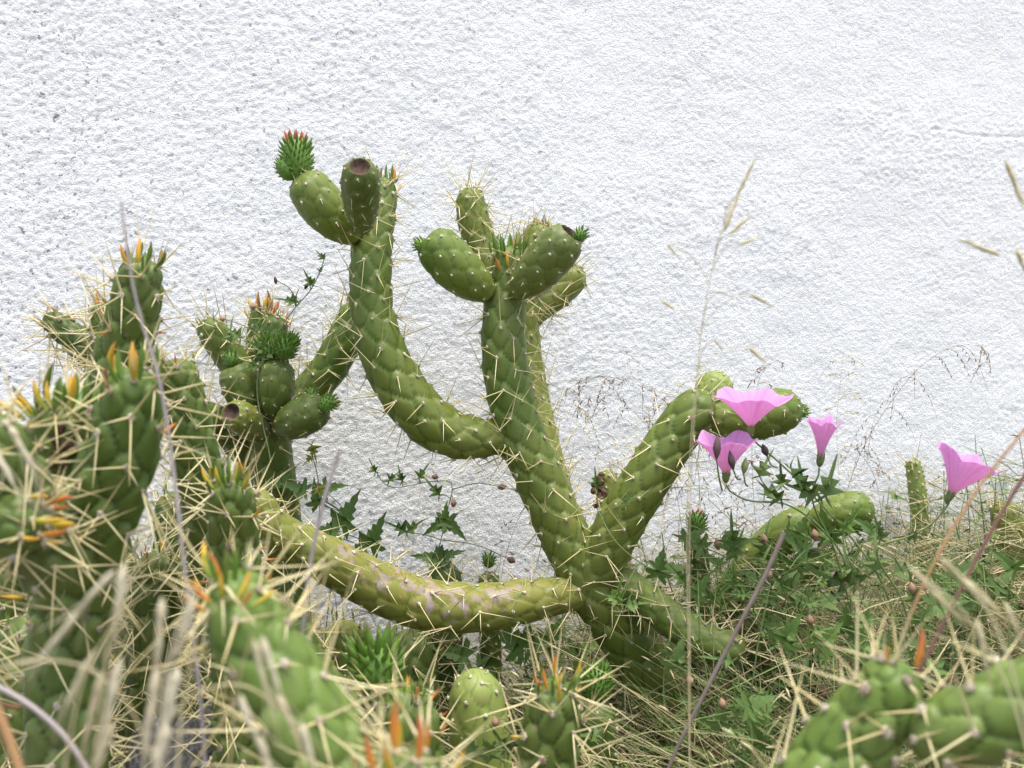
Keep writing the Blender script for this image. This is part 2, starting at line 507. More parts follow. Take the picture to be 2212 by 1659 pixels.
def wool_mesh(name, mat):
    r0 = np.random.default_rng(3); mb = MB()
    th = np.linspace(0, math.pi, 5); V = []
    for a in th:
        for k in range(7):
            p = k * 2 * math.pi / 7 + a
            f = 0.85 + 0.35 * (r0.random() - 0.5)
            V.append((math.sin(a) * math.cos(p) * f, math.sin(a) * math.sin(p) * f, math.cos(a) * 0.6 * f))
    i = np.arange(4)[:, None] * 7; j = np.arange(7)[None]; jn = (j + 1) % 7
    mb.add(V, np.stack([i + j, i + 7 + j, i + 7 + jn, i + jn], -1).reshape(-1, 4))
    for k in range(11):          # short bristles out of the wool
        w = k * 2.39996; z = 0.25 + 0.7 * k / 11
        d = unit((math.cos(w) * math.sqrt(1 - z * z), math.sin(w) * math.sqrt(1 - z * z), z))
        C = np.stack([d * 0.4, d * r0.uniform(1.05, 1.6)])
        Vc, Qc = tube_vf(C, np.array([0.16, 0.03]), 3); mb.add(Vc, Qc)
    return mesh_np(name, np.concatenate(mb.V), np.concatenate(mb.Q), None, [mat])


AWL = {k: awl_mesh("awl_" + k, M["awl_" + k], *s) for k, s in dict(green=(0.25, 0.092), yellow=(0.32, 0.10), orange=(0.25, 0.095), brown=(0.45, 0.08)).items()}
SPINE = cone_mesh("spine", M["spine"])
WOOL = wool_mesh("areole", M["wool"])


def mesh_arrays(me):
    V = np.zeros(len(me.vertices) * 3); me.vertices.foreach_get("co", V)
    Q = np.array([list(p.vertices) for p in me.polygons])
    return V.reshape(-1, 3), Q


SPINE_A = mesh_arrays(SPINE)
_v, _q = mesh_arrays(WOOL); WOOL_A = (_v[:35], _q[:28])


def axes_to(d):
    d = unit(d); ref = np.array([0, 0, 1.0]) if abs(d[2]) < 0.9 else np.array([1.0, 0, 0])
    a = unit(np.cross(ref, d)); b = np.cross(d, a)
    return a, b, d


def apparent(p, L):
    """how large a small piece shows, in picture pixels of 1024; 0 outside the frame"""
    if p[1] < 0.1: return 0
    u = 1106 + p[0] / p[1] * W2; v = 829.5 - (p[2] - CAM_Z) / p[1] * W2
    if u < -20 or u > 2232 or v < -20 or v > 1680: return 0
    return L / p[1] * 1024


# ---------------------------------------------------------------- cactus
class Cactus:
    def __init__(self, name, label, base, cat="cactus", group=None):
        self.base = np.asarray(base, float)
        self.root = empty(name, self.base)
        tag(self.root, label, cat, group)
        self.spines = []     # (stem object, base point, direction, length, radius, apparent)
        self.areoles = []    # (stem object, point, normal, radius, apparent)

    def limb(self, name, path, mat, parent=None, cols=10, lr=1.38, tub=0.10, cap=1.0, base_cap=0.25, ds=0.0019, nth=60, spine=(1, 3), spine_len=(0.02, 0.055),
             areole=0.0023, leafy=0, leaf_len=0.016, leaf_cols=("green", "green", "green", "yellow", "orange"), low_leaf=0.0, crater=0.0, crater_mat=None,
             lattice_seed=None, cork=None, profile=None, girth=0.96, spine_r=0.0006, groove=0.085, gw=0.46, skip_tip=0.0, age=(0.0, 1.0), dropleaf=("orange", "yellow", "brown")):
        """a jointed stem or a fruit: path rows are (u, v, depth, radius in px), base first"""
        parent = parent or self.root
        rg = np.random.default_rng(lattice_seed if lattice_seed is not None else int(abs(path[0][0] * 7 + path[0][1] * 13 + path[-1][0] * 3)) % 99991)
        ctrl = np.array([[*P(u, v, D), S(r, D)] for u, v, D, r in path])
        L0 = np.sum(np.linalg.norm(np.diff(ctrl[:, :3], axis=0), axis=1))
        n = max(24, int(L0 / ds))
        cr = catmull(ctrl, n)
        C = cr[:, :3]; rad = np.maximum(cr[:, 3], 1e-4) * girth
        s = np.concatenate([[0], np.cumsum(np.linalg.norm(np.diff(C, axis=0), axis=1))]); L = s[-1]
        if profile is not None:
            rad = rad.max() * np.interp(s / L, *np.array(profile).T)
            kk = np.ones(9) / 9; rp = np.pad(rad, 4, mode='edge'); rad = np.convolve(rp, kk, 'valid')
        # rings: close spacing where the tip rounds off
        ct = min(cap * rad[-1], 0.45 * L); cb = min(base_cap * rad[0], 0.2 * L)
        ang = np.linspace(0, math.pi / 2, 14)
        ring_s = np.concatenate([cb * (1 - np.cos(ang[:-1][::-1] if False else np.linspace(0, math.pi / 2, 8)[:-1])), np.arange(cb, L - ct, ds), (L - ct) + ct * np.sin(ang)])
        rr = np.interp(ring_s, s, rad)
        f = np.ones_like(ring_s)
        m_t = ring_s > L - ct
        if ct > 0: f[m_t] = np.sqrt(np.clip(1 - ((ring_s[m_t] - (L - ct)) / ct) ** 2, 0, 1))
        m_b = ring_s < cb
        if cb > 0: f[m_b] = np.sqrt(np.clip(1 - ((cb - ring_s[m_b]) / cb) ** 2, 0, 1))
        rr = rr * np.maximum(f, 0.004)
        flag = np.zeros(len(ring_s), int)
        if crater > 0:      # cut the tip off and sink a bowl into it
            rim = crater * rad.max()
            k = np.nonzero((rr < rim) & (ring_s > 0.5 * L))[0]
            k = k[0] if len(k) else len(rr)
            s_r = ring_s[k - 1]; r_r = rr[k - 1]
            ring_s = np.concatenate([ring_s[:k], s_r + r_r * np.array([0.06, 0.02, -0.16, -0.36, -0.46, -0.50])])
            rr = np.concatenate([rr[:k], r_r * np.array([0.95, 0.86, 0.74, 0.55, 0.28, 0.01])])
            flag = np.concatenate([flag[:k], [0, 1, 1, 1, 1, 1]])
            m_t = np.concatenate([m_t[:k], np.ones(6, bool)])
        Cr = np.stack([np.interp(ring_s, s, C[:, i]) for i in range(3)], -1)
        T, A, B = frames(C)
        Ai = np.stack([np.interp(ring_s, s, A[:, i]) for i in range(3)], -1); Ai /= np.linalg.norm(Ai, axis=1)[:, None]
        Ti = np.stack([np.interp(ring_s, s, T[:, i]) for i in range(3)], -1); Ti /= np.linalg.norm(Ti, axis=1)[:, None]
        Bi = np.cross(Ti, Ai)
        th = np.arange(nth) * 2 * math.pi / nth
        rad_dir = Ai[:, None] * np.cos(th)[None, :, None] + Bi[:, None] * np.sin(th)[None, :, None]
        V = Cr[:, None] + rr[:, None, None] * rad_dir
        dVs = np.gradient(V, axis=0); dVt = np.roll(V, -1, 1) - np.roll(V, 1, 1)
        Nn = np.cross(dVt, dVs); ln = np.linalg.norm(Nn, axis=2, keepdims=True)
        Nn = np.where(ln > 1e-12, Nn / np.maximum(ln, 1e-12), Ti[:, None])
        if np.mean(np.sum(Nn * rad_dir, -1)[len(rr) // 3: len(rr) // 2 + 1]) < 0: Nn = -Nn
        # tubercle lattice: staggered columns that spiral a little
        rs = np.interp(s, s, np.maximum(rad, 0.3 * rad.max()))
        rs[s > L - ct] *= np.clip(1 - 0.75 * ((s[s > L - ct] - (L - ct)) / max(ct, 1e-6)), 0.28, 1)
        q = np.concatenate([[0], np.cumsum(np.diff(s) / (0.5 * (rs[1:] + rs[:-1])))])  # in radii
        tw = rg.uniform(-0.10, 0.10); ph0 = rg.uniform(0, 6.28)
        cen = []
        nrow = int(q[-1] / (lr / 2)) + 3
        for k in range(-1, nrow):
            for j in range(cols // 2):
                qq = (k + 0.9 * j / (cols / 2)) * lr / 2 + rg.normal(0, 0.06) * lr
                aa = ph0 + (2 * j + k % 2) * 2 * math.pi / cols + tw * qq + rg.normal(0, 0.07)
                cen.append((qq, aa))
        cen = np.array(cen)
        vq = np.interp(ring_s, s, q)
        dth = th[None, :] - cen[:, 1][:, None]
        dth = (dth + math.pi) % (2 * math.pi) - math.pi                     # cen x nth
        fac = 0.72; pn = 1.5
        H = np.zeros(V.shape[:2]); TB = np.ones(V.shape[:2]); AR = np.zeros(V.shape[:2])
        ao = 0.26 * lr
        for i0 in range(0, len(ring_s), 64):
            vv = vq[i0:i0 + 64]
            near = np.nonzero((cen[:, 0] > vv.min() - 2 * lr) & (cen[:, 0] < vv.max() + 2 * lr))[0]
            if len(near) < 2: continue
            dq = (vv[None, :] - cen[near, 0][:, None])                       # near x rows
            # teardrop cells: wide and round below, drawn up to the areole above
            d2 = np.abs(fac * dq[:, :, None]) ** pn + np.abs(dth[near][:, None, :] * (1.0 + 0.22 * np.clip(dq[:, :, None] / lr, -0.6, 0.6))) ** pn
            part = np.partition(d2, 1, axis=0)[:2]
            F1, F2 = part[0] ** (1 / pn), part[1] ** (1 / pn)
            edge = F2 - F1
            g = 1 - np.exp(-(edge / groove) ** 1.2)
            dome = 1 - np.clip(F1 / 0.80, 0, 1) ** 2
            da = np.min((dq[:, :, None] - ao) ** 2 + dth[near][:, None, :] ** 2, axis=0)
            bumpa = np.exp(-da / 0.16 ** 2 * 0.6)
            H[i0:i0 + 64] = gw * g + (0.92 - gw) * dome + 0.26 * bumpa
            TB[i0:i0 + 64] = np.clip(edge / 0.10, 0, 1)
            AR[i0:i0 + 64] = np.exp(-da / 0.10)
        att = np.clip(f if crater <= 0 else np.where(flag > 0, 0, 1), 0.25, 1)[:, None] if crater <= 0 else (1 - flag)[:, None]
        # joints are smoother just above where they grow out
        sm = np.clip(ring_s / max(1.6 * rad[0], 1e-5), 0.25, 1)[:, None]
        Hd = (H - 0.55) * tub * rr[:, None] * 1.35 * att * sm
        lum = 0.03 * rr[:, None] * (vnoise(vq[:, None] * 0.9 + 0 * th[None], (np.cos(th)[None] + 2) * 1.3 + 0 * vq[:, None], 31) - 0.5)
        V = V + Nn * (Hd + lum)[..., None]
        if crater > 0:
            cm = flag > 0
            V[cm] += Nn[cm] * (rg.normal(0, 0.03, (cm.sum(), nth, 1)) * rr[cm][:, None, None])
        nr = len(ring_s)
        i = np.arange(nr - 1)[:, None] * nth; jj = np.arange(nth)[None]; jn = (jj + 1) % nth
        Q = np.stack([i + jj, i + jn, i + nth + jn, i + nth + jj], -1).reshape(-1, 4)
        mi = np.repeat((flag[1:] > 0).astype(int), nth)
        ag = age[1] + (age[0] - age[1]) * (ring_s / L)
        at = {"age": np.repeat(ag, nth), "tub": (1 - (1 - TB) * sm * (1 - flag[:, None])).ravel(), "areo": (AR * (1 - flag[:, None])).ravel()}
        ck = np.zeros((nr, nth))
        if cork:
            a, b = cork
            tt = ring_s / L
            ck = (np.clip((tt - a) / 0.12, 0, 1) * np.clip((b - tt) / 0.12, 0, 1))[:, None] * np.clip((Nn[..., 2] * 0.75 - Nn[..., 1] * 0.65), 0, 1)
        at["cork"] = ck.ravel()
        o = link(name, mesh_np(name, V.reshape(-1, 3) - self.base, Q, None, [mat, crater_mat or M["scar"]], mi, True, at), parent)
        o["limb_length"] = float(L)
        # areoles, spines and awl leaves
        host = o if parent is self.root else parent
        tip_q = q[-1]
        for qq, aa in cen:
            qa = qq + ao
            if qa < 0.45 or qa > tip_q * (1 - 0.012): continue
            ri = np.interp(qa, vq[:len(flag)][flag == 0], np.arange((flag == 0).sum()))
            if crater > 0 and ri >= (flag == 0).sum() - 2: continue
            ji = int(round(((aa - 0) % (2 * math.pi)) / (2 * math.pi) * nth)) % nth
            r0 = int(ri); p = V[r0, ji]; nn = Nn[r0, ji]; tt = Ti[r0]
            d_tip = (L - ring_s[r0]) / max(rad[-1], rad.max() * 0.6)
            ar = areole * rg.uniform(0.75, 1.2) * (1.15 if d_tip < 2 else 1)
            facing = np.dot(nn, unit(np.array([0, 0, CAM_Z]) - p))
            if facing > -0.35:
                self.areoles.append((host, p + nn * ar * 0.25, nn, ar, apparent(p, 2 * ar) if facing > 0 else 0))
            leafed = False
            if leafy and d_tip < leafy and rg.random() < 0.9:
                leafed = True
                up = 1 - d_tip / leafy
                kcol = leaf_cols[rg.integers(len(leaf_cols))]
                if up < 0.35 and rg.random() < 0.55: kcol = dropleaf[rg.integers(len(dropleaf))]
                d = unit(nn * (0.75 - 0.2 * up) + tt * (0.45 + 0.8 * up) + rg.normal(0, 0.16, 3))
                self.leaf(host, p + nn * ar * 0.3, d, tt, leaf_len * rg.uniform(0.65, 1.25) * (0.7 + 0.4 * up), kcol)
            elif low_leaf and rg.random() < low_leaf:
                self.leaf(host, p, unit(nn * 0.9 + tt * rg.uniform(-0.9, 0.3) + rg.normal(0, 0.25, 3)), tt, leaf_len * rg.uniform(0.5, 0.95), dropleaf[rg.integers(len(dropleaf))])
            if spine[1] > 0 and facing > -0.75 and d_tip > skip_tip:
                for _ in range(rg.integers(spine[0], spine[1] + 1)):
                    side = np.cross(nn, tt)
                    w = rg.uniform(0, 2 * math.pi); el = rg.uniform(0.25, 1.05)
                    d = unit(nn * el + (tt * (math.sin(w) + 0.10) + side * math.cos(w)) * rg.uniform(0.55, 1.0))
                    Ls = rg.uniform(*spine_len) * (1.0 if rg.random() < 0.72 else 0.45)
                    self.spines.append((host, p, d, Ls, spine_r * rg.uniform(0.8, 1.2), apparent(p + d * Ls * 0.5, Ls) if facing > -0.1 else 0))
        self.last_tip = (V[-1].mean(0), Ti[-1])
        return o

    def leaf(self, host, p, d, tt, length, kind):
        o = link("leaf", AWL[kind], host)
        a, b, c = axes_to(d)
        # curve the leaf in towards the stem's tip
        x = unit(np.asarray(tt) - c * np.dot(tt, c) + 1e-6)
        y = np.cross(c, x)
        m = Matrix(((x[0], y[0], c[0], 0), (x[1], y[1], c[1], 0), (x[2], y[2], c[2], 0), (0, 0, 0, 1)))
        pp = np.asarray(p) - self.base
        o.matrix_local = Matrix.Translation(Vector(pp)) @ m @ Matrix.Diagonal((length, length, length, 1))
        return o

    def rosette(self, host, u, v, D, n, px, cols=("green",), spread=0.55, axis=(0, 0, 1), rad=16, seed=0):
        """the ring of awl leaves standing round a growing tip"""
        rg = np.random.default_rng(int(u + v * 7 + seed))
        c = P(u, v, D); a, b, d = axes_to(axis)
        for k in range(n):
            w = k * 2.39996 + rg.uniform(-0.3, 0.3); f = math.sqrt((k + 0.4) / n)
            o = a * math.cos(w) + b * math.sin(w)
            p = c + o * S(rad, D) * f - d * S(rad, D) * 0.45 * f * f
            self.leaf(host, p, unit(d + o * spread * f * 1.6 + rg.normal(0, 0.10, 3)), d, S(px, D) * rg.uniform(0.7, 1.2), cols[rg.integers(len(cols))])

    def tuft(self, u, v, D, size, host, direction=(0, 0, 1), nleaf=90, red=False, elong=1.1, leaf=0.42, body=0.72):
        """young bud thick with small leaves; one mesh"""
        rg = np.random.default_rng(int(u * 3 + v) % 9973)
        c = P(u, v, D); r = S(size, D) * 0.5
        a, b, d = axes_to(direction)
        mb = MB()
        t = np.linspace(-1, 1, 12)
        V, Q = tube_vf(np.stack([c + d * x * r * elong * 0.85 for x in t]), body * r * np.sqrt(np.clip(1 - t ** 2, 0.001, 1)), 14)
        mb.add(V, Q, m=0)
        for k in range(nleaf):
            z = -0.75 + 1.7 * (k + 0.5) / nleaf; z = min(z, 0.97)
            an = k * 2.39996
            n0 = np.array([math.sqrt(1 - z * z) * math.cos(an), math.sqrt(1 - z * z) * math.sin(an), z])
            p = c + a * n0[0] * body * 0.95 * r + b * n0[1] * body * 0.95 * r + d * n0[2] * r * 0.8 * elong
            dr = unit(a * n0[0] + b * n0[1] + d * (n0[2] * 0.7 + 0.45) + rg.normal(0, 0.12, 3))
            ll = r * leaf * rg.uniform(0.8, 1.25) * (1.1 if z > 0.2 else 0.85)
            cc = np.stack([p + dr * ll * x + d * ll * 0.25 * x * x for x in (0, 0.35, 0.7, 1.0)])
            V, Q = tube_vf(cc, ll * np.array([0.15, 0.19, 0.14, 0.02]), 5)
            mm = 2 if (red and z > 0.72) else 0
            mb.add(V, Q[:10], m=mm)
            mb.add(V, Q[10:], m=mm if mm else 1)
        return mb.build("bud", [M["bud"], M["budtip"], M["budred"]], host, self.base)

    def finish(self, cap=220, min_px=16, areole_px=6.5):
        order = sorted(range(len(self.spines)), key=lambda i: -self.spines[i][5])
        single = set(i for i in order[:cap] if self.spines[i][5] >= min_px)
        rest = {}
        for i, (host, p, d, L, r, ap) in enumerate(self.spines):
            a, b, c = axes_to(d)
            if i in single:
                o = link("spine", SPINE, host)
                m = Matrix(((a[0] * r, b[0] * r, c[0] * L, 0), (a[1] * r, b[1] * r, c[1] * L, 0), (a[2] * r, b[2] * r, c[2] * L, 0), (0, 0, 0, 1)))
                o.matrix_local = Matrix.Translation(Vector(p - self.base)) @ m
            else:
                V = SPINE_A[0]
                rest.setdefault(host.name, (host, MB()))[1].add(p + V[:, :1] * a * r + V[:, 1:2] * b * r + V[:, 2:3] * c * L, SPINE_A[1])
        for host, mb in rest.values():
            tag(mb.build("fine_spines", [M["spine"]], host, self.base), kind="stuff")
        rest = {}; cnt = 0
        for host, p, nn, r, ap in sorted(self.areoles, key=lambda x: -x[4]):
            a, b, c = axes_to(nn)
            if ap >= areole_px and cnt < 200:
                cnt += 1
                o = link("areole", WOOL, host)
                m = Matrix(((a[0], b[0], c[0], 0), (a[1], b[1], c[1], 0), (a[2], b[2], c[2], 0), (0, 0, 0, 1)))
                o.matrix_local = Matrix.Translation(Vector(p - self.base)) @ m @ Matrix.Diagonal((r, r, r, 1))
            else:
                V = WOOL_A[0] * r
                rest.setdefault(host.name, (host, MB()))[1].add(p + V[:, :1] * a + V[:, 1:2] * b + V[:, 2:3] * c, WOOL_A[1])
        for host, mb in rest.values():
            tag(mb.build("fine_areoles", [M["wool"]], host, self.base), kind="stuff")


OBO = [(0, 0.34), (0.06, 0.50), (0.2, 0.76), (0.4, 0.95), (0.58, 1.0), (0.75, 0.97), (0.88, 0.86), (1.0, 0.68)]
FR = dict(cols=10, lr=0.95, tub=0.065, spine=(0, 1), spine_len=(0.004, 0.013), areole=0.0016, profile=OBO, base_cap=0.4, ds=0.0016, spine_r=0.0004)

# ================================================================ the tall branching cactus in the middle
g = P(1590, 1835, 1.14); g[2] = 0
A = Cactus("branching_cactus", "tall branching green cactus with fat upright arms and fruits in the middle", g)
trunk = A.limb("trunk", [(1600, 1850, 1.14, 62), (1505, 1659, 1.13, 62), (1405, 1460, 1.12, 60), (1325, 1335, 1.11, 57), (1262, 1240, 1.10, 54), (1217, 1150, 1.10, 53), (1165, 1030, 1.10, 52),
                         (1118, 915, 1.10, 50), (1093, 800, 1.10, 49), (1088, 700, 1.10, 47), (1096, 620, 1.10, 42), (1100, 530, 1.10, 32)], M["main"],
               leafy=1.5, leaf_len=0.015, leaf_cols=("green", "green", "green", "yellow"), tub=0.15)
arm_l = A.limb("arm", [(1110, 955, 1.105, 36), (1072, 946, 1.10, 37), (1020, 946, 1.09, 46), (960, 930, 1.085, 52), (900, 882, 1.08, 54), (853, 815, 1.08, 53), (820, 740, 1.08, 49), (803, 660, 1.085, 46), (801, 580, 1.09, 44),
                         (808, 500, 1.10, 42), (826, 430, 1.11, 31), (832, 384, 1.115, 22)], M["main"], leafy=1.2, leaf_len=0.013, tub=0.15, leaf_cols=("green", "green", "orange"))
arm_r = A.limb("arm", [(1262, 1262, 1.10, 50), (1300, 1205, 1.09, 51), (1345, 1120, 1.08, 52), (1400, 1030, 1.075, 51), (1455, 945, 1.08, 50), (1500, 890, 1.08, 48), (1535, 862, 1.085, 44)], M["main"], tub=0.15)
arm_ll = A.limb("arm", [(1262, 1276, 1.10, 40), (1205, 1286, 1.085, 41), (1150, 1296, 1.075, 46), (1080, 1308, 1.065, 50), (1000, 1312, 1.055, 54), (920, 1306, 1.045, 56), (840, 1278, 1.035, 55), (760, 1238, 1.025, 52), (690, 1200, 1.01, 49),
                          (620, 1165, 1.0, 47), (570, 1125, 0.99, 44), (545, 1060, 0.985, 40)], M["yellow"], tub=0.09, cork=(0.10, 0.85), age=(0.6, 1.0))
arm_b = A.limb("arm", [(1222, 1140, 1.115, 38), (1192, 1050, 1.145, 42), (1166, 965, 1.165, 44), (1146, 880, 1.18, 45), (1130, 790, 1.185, 44), (1122, 690, 1.185, 42), (1130, 605, 1.185, 39), (1154, 532, 1.185, 35), (1172, 482, 1.185, 27)], M["yellow"], tub=0.10,
               leafy=0.8, leaf_len=0.008, age=(0.2, 0.75))
arm_b1 = A.limb("arm", [(1140, 690, 1.20, 30), (1165, 660, 1.21, 34), (1200, 632, 1.22, 37), (1232, 600, 1.225, 36), (1248, 572, 1.225, 28)], M["yellow"], tub=0.10, age=(0.1, 0.4))
arm_b2 = A.limb("arm", [(1085, 640, 1.16, 30), (1062, 590, 1.165, 38), (1040, 535, 1.17, 37), (1022, 470, 1.17, 35), (1013, 405, 1.17, 28)], M["yellow"], tub=0.10, age=(0.0, 0.35), leafy=0.5, leaf_len=0.006, lr=1.2)
arm_rl = A.limb("arm", [(1320, 1235, 1.10, 32), (1385, 1285, 1.08, 36), (1455, 1343, 1.05, 38), (1530, 1388, 1.03, 39), (1612, 1408, 1.02, 36)], M["main"], tub=0.09, low_leaf=0.12, leaf_len=0.012, age=(0, 0.3))
arm_rl2 = A.limb("arm", [(1640, 1830, 1.15, 44), (1650, 1600, 1.15, 48), (1650, 1420, 1.14, 46), (1640, 1350, 1.14, 40), (1630, 1310, 1.14, 32)], M["dark"], tub=0.09, leafy=1.2, leaf_len=0.012)
# fruits
f1 = A.limb("fruit", [(1062, 640, 1.085, 53), (996, 588, 1.075, 53), (918, 505, 1.07, 53)], M["fruit"], crater=0.55, **FR)
f2 = A.limb("fruit", [(1108, 638, 1.075, 50), (1168, 578, 1.06, 50), (1240, 496, 1.04, 50)], M["fruit_dark"], crater=0.55, **FR)
f3 = A.limb("fruit", [(776, 518, 1.08, 51), (712, 462, 1.07, 51), (645, 376, 1.065, 51)], M["fruit"], **FR)
f4 = A.limb("fruit", [(784, 502, 1.055, 42), (780, 432, 1.03, 43), (777, 354, 0.985, 44)], M["fruit_dark"], crater=0.50, **FR)
f5 = A.limb("fruit", [(1512, 905, 1.085, 52), (1600, 905, 1.08, 52), (1732, 874, 1.08, 50)], M["fruit"], **FR)
f6 = A.limb("fruit", [(1512, 885, 1.11, 41), (1540, 845, 1.12, 41), (1562, 806, 1.125, 41)], M["fruit_pale"], **FR)
A.tuft(910, 530, 1.065, 36, f1, (-0.7, 0, 0.4), 46)
A.tuft(1253, 510, 1.05, 36, f2, (0.5, 0, 0.7), 50)
A.tuft(1234, 530, 1.045, 26, f2, (0.6, -0.5, 0.2), 34)
A.tuft(641, 344, 1.065, 70, f3, (-0.06, 0, 1), 120, red=True, elong=1.75, leaf=0.42, body=0.85)
A.tuft(618, 366, 1.06, 46, f3, (-0.5, 0, 0.8), 50, body=0.85, elong=1.4, leaf=0.34)
A.tuft(1729, 890, 1.08, 34, f5, (1, 0, 0.3), 46)
for u, v, rr in [(850, 842, 13), (845, 785, 8), (838, 808, 6)]:      # corky sores on the left arm
    D = 1.08 - S(51, 1.08); mb = MB(); rg_ = np.random.default_rng(u)
    for k in range(9):
        c0 = P(u + rg_.normal(0, rr * 0.4), v + rg_.normal(0, rr * 0.5), D + rg_.uniform(0.001, 0.004)); q = S(rr * 0.5, D)
        V, Q = ovoid(c0 - np.array([0.3 * q, 0, q]), c0 + np.array([0.3 * q, 0, q]), q * 0.7, 6); mb.add(V, Q)
    tag(mb.build("sore", [M["dead"]], arm_l, A.base), kind="stuff")
A.rosette(trunk, 1098, 545, 1.095, 16, 44, ("green", "green", "green", "green", "yellow"), 0.45, rad=30)
A.rosette(trunk, 1098, 575, 1.085, 7, 30, ("yellow", "orange", "green"), 1.0, rad=36, seed=4)
A.rosette(arm_l, 834, 392, 1.11, 7, 34, ("green", "green", "brown"), 0.5, rad=16)
A.rosette(arm_b, 1174, 486, 1.18, 9, 18, ("green", "yellow"), 0.6, rad=20)
A.finish(cap=280, min_px=14)

# ================================================================ the fruiting cactus left of it, against the wall
g = P(600, 1350, 1.19); g[2] = 0
C = Cactus("fruiting_cactus", "dark green cactus clustered with oval fruits near the wall, left of centre", g)
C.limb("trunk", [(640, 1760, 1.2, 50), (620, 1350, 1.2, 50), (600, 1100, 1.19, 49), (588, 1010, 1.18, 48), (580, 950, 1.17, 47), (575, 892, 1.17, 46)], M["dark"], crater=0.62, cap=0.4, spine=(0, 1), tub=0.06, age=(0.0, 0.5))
c1 = C.limb("fruit", [(562, 912, 1.16, 44), (530, 850, 1.15, 44), (500, 782, 1.145, 44)], M["fruit_dark"], crater=0.6, **FR)
c2 = C.limb("fruit", [(590, 906, 1.14, 40), (596, 845, 1.13, 40), (598, 772, 1.13, 40)], M["fruit_dark"], **FR)
c3 = C.limb("fruit", [(598, 928, 1.14, 43), (645, 905, 1.12, 43), (706, 872, 1.11, 43)], M["fruit_dark"], **FR)
c0 = C.limb("fruit", [(572, 940, 1.16, 36), (540, 915, 1.13, 36), (495, 888, 1.09, 36)], M["old"], crater=0.55, **FR)
C.limb("arm", [(640, 925, 1.22, 34), (662, 855, 1.22, 38), (708, 800, 1.22, 39), (742, 738, 1.22, 38), (763, 680, 1.22, 33), (768, 652, 1.22, 26)], M["main"], tub=0.10, leafy=1.0, leaf_cols=("orange", "yellow"), leaf_len=0.014, age=(0, 0.4))
C.limb("arm", [(545, 850, 1.22, 30), (510, 790, 1.21, 34), (475, 740, 1.20, 34), (440, 690, 1.19, 28)], M["main"], tub=0.10, leafy=0.7, leaf_len=0.008, age=(0, 0.2))
C.limb("arm", [(575, 850, 1.24, 28), (585, 770, 1.24, 32), (592, 715, 1.23, 30), (600, 680, 1.23, 22)], M["dark"], tub=0.10, leafy=1.2, leaf_cols=("green", "brown", "orange"), leaf_len=0.010)
C.limb("arm", [(560, 820, 1.25, 28), (562, 730, 1.25, 30), (568, 662, 1.25, 24)], M["main"], tub=0.10, leafy=1.6, leaf_cols=("orange", "yellow", "brown", "brown"), leaf_len=0.013)
C.limb("arm", [(560, 1000, 1.20, 40), (500, 935, 1.17, 40), (430, 900, 1.14, 40), (370, 880, 1.12, 38)], M["dark"], tub=0.09)
C.tuft(578, 756, 1.13, 60, c2, (-0.25, 0, 1), 80, leaf=0.45)
C.tuft(616, 752, 1.12, 60, c2, (0.25, 0, 1), 80, leaf=0.45)
C.tuft(707, 872, 1.10, 44, c3, (0.8, 0, 0.5), 60)
C.tuft(672, 852, 1.12, 34, c3, (0.1, 0, 1), 46)
C.tuft(500, 778, 1.145, 38, c1, (-0.3, 0, 1), 40)
C.rosette(c2, 572, 668, 1.245, 10, 36, ("orange", "yellow", "brown"), 0.7, rad=24)
C.finish(cap=120, min_px=14)


# ================================================================ cacti in the foreground
def single(name, label, path, mat, **kw):
    tuft = kw.pop("tufts", ())
    gx = P(path[0][0], path[0][1], path[0][2]); base = np.array([gx[0], gx[1], 0.0])
    c = Cactus(name, label, base)
    o = c.limb("stem", path, mat, **kw)
    return c, o


def rooted(path, du=0, steps=2):
    """carry the path on down to the soil"""
    u, v, D, r = path[0]
    z = P(u, v, D)[2]
    vg = 829.5 + (CAM_Z + 0.015) / D * W2
    return [(u + du, vg, D, r * 0.95), (u + du * 0.45, (v + vg) / 2, D, r)] + path if z > 0.06 else path


FG = dict(spine=(2, 4), spine_len=(0.020, 0.052), spine_r=0.0007, areole=0.0026, tub=0.20, groove=0.10, gw=0.60, lr=1.5, cols=8)

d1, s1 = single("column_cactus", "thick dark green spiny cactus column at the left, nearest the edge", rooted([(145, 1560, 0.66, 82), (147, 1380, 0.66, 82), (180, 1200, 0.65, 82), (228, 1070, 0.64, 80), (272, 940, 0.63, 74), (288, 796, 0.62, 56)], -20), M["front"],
                leafy=1.0, leaf_len=0.021, low_leaf=0.16, leaf_cols=("yellow", "green", "yellow"), **FG)
# the stubby head with brown dead tissue that grows from the same plant
d1.limb("arm", [(200, 1120, 0.68, 60), (145, 1040, 0.67, 62), (125, 960, 0.66, 63), (138, 865, 0.655, 52)], M["front"], leafy=1.0, leaf_len=0.022, leaf_cols=("green", "green", "green", "yellow"), low_leaf=0.06, **FG)
mb = MB()
for k in range(90):
    c0 = P(125 + random.gauss(0, 15), 958 + random.gauss(0, 19), 0.642 + random.random() * 0.006)
    t = np.linspace(-1, 1, 5); d = unit(np.random.default_rng(k).normal(0, 1, 3)); r = 0.0016 + 0.0018 * random.random()
    V, Q = tube_vf(np.stack([c0 + d * x * r for x in t]), r * 0.8 * np.sqrt(np.clip(1 - t ** 2, 0.02, 1)), 6); mb.add(V, Q)
tag(mb.build("dead_tissue", [M["dead"]], s1, d1.base), "brown dead tissue on the stubby head", kind="stuff")
d1.limb("arm", [(-120, 1160, 0.56, 62), (-40, 1140, 0.56, 66), (30, 1132, 0.555, 66), (92, 1130, 0.55, 52)], M["front"], leafy=0.9, leaf_len=0.016, leaf_cols=("yellow", "orange"), low_leaf=0.12, **FG)
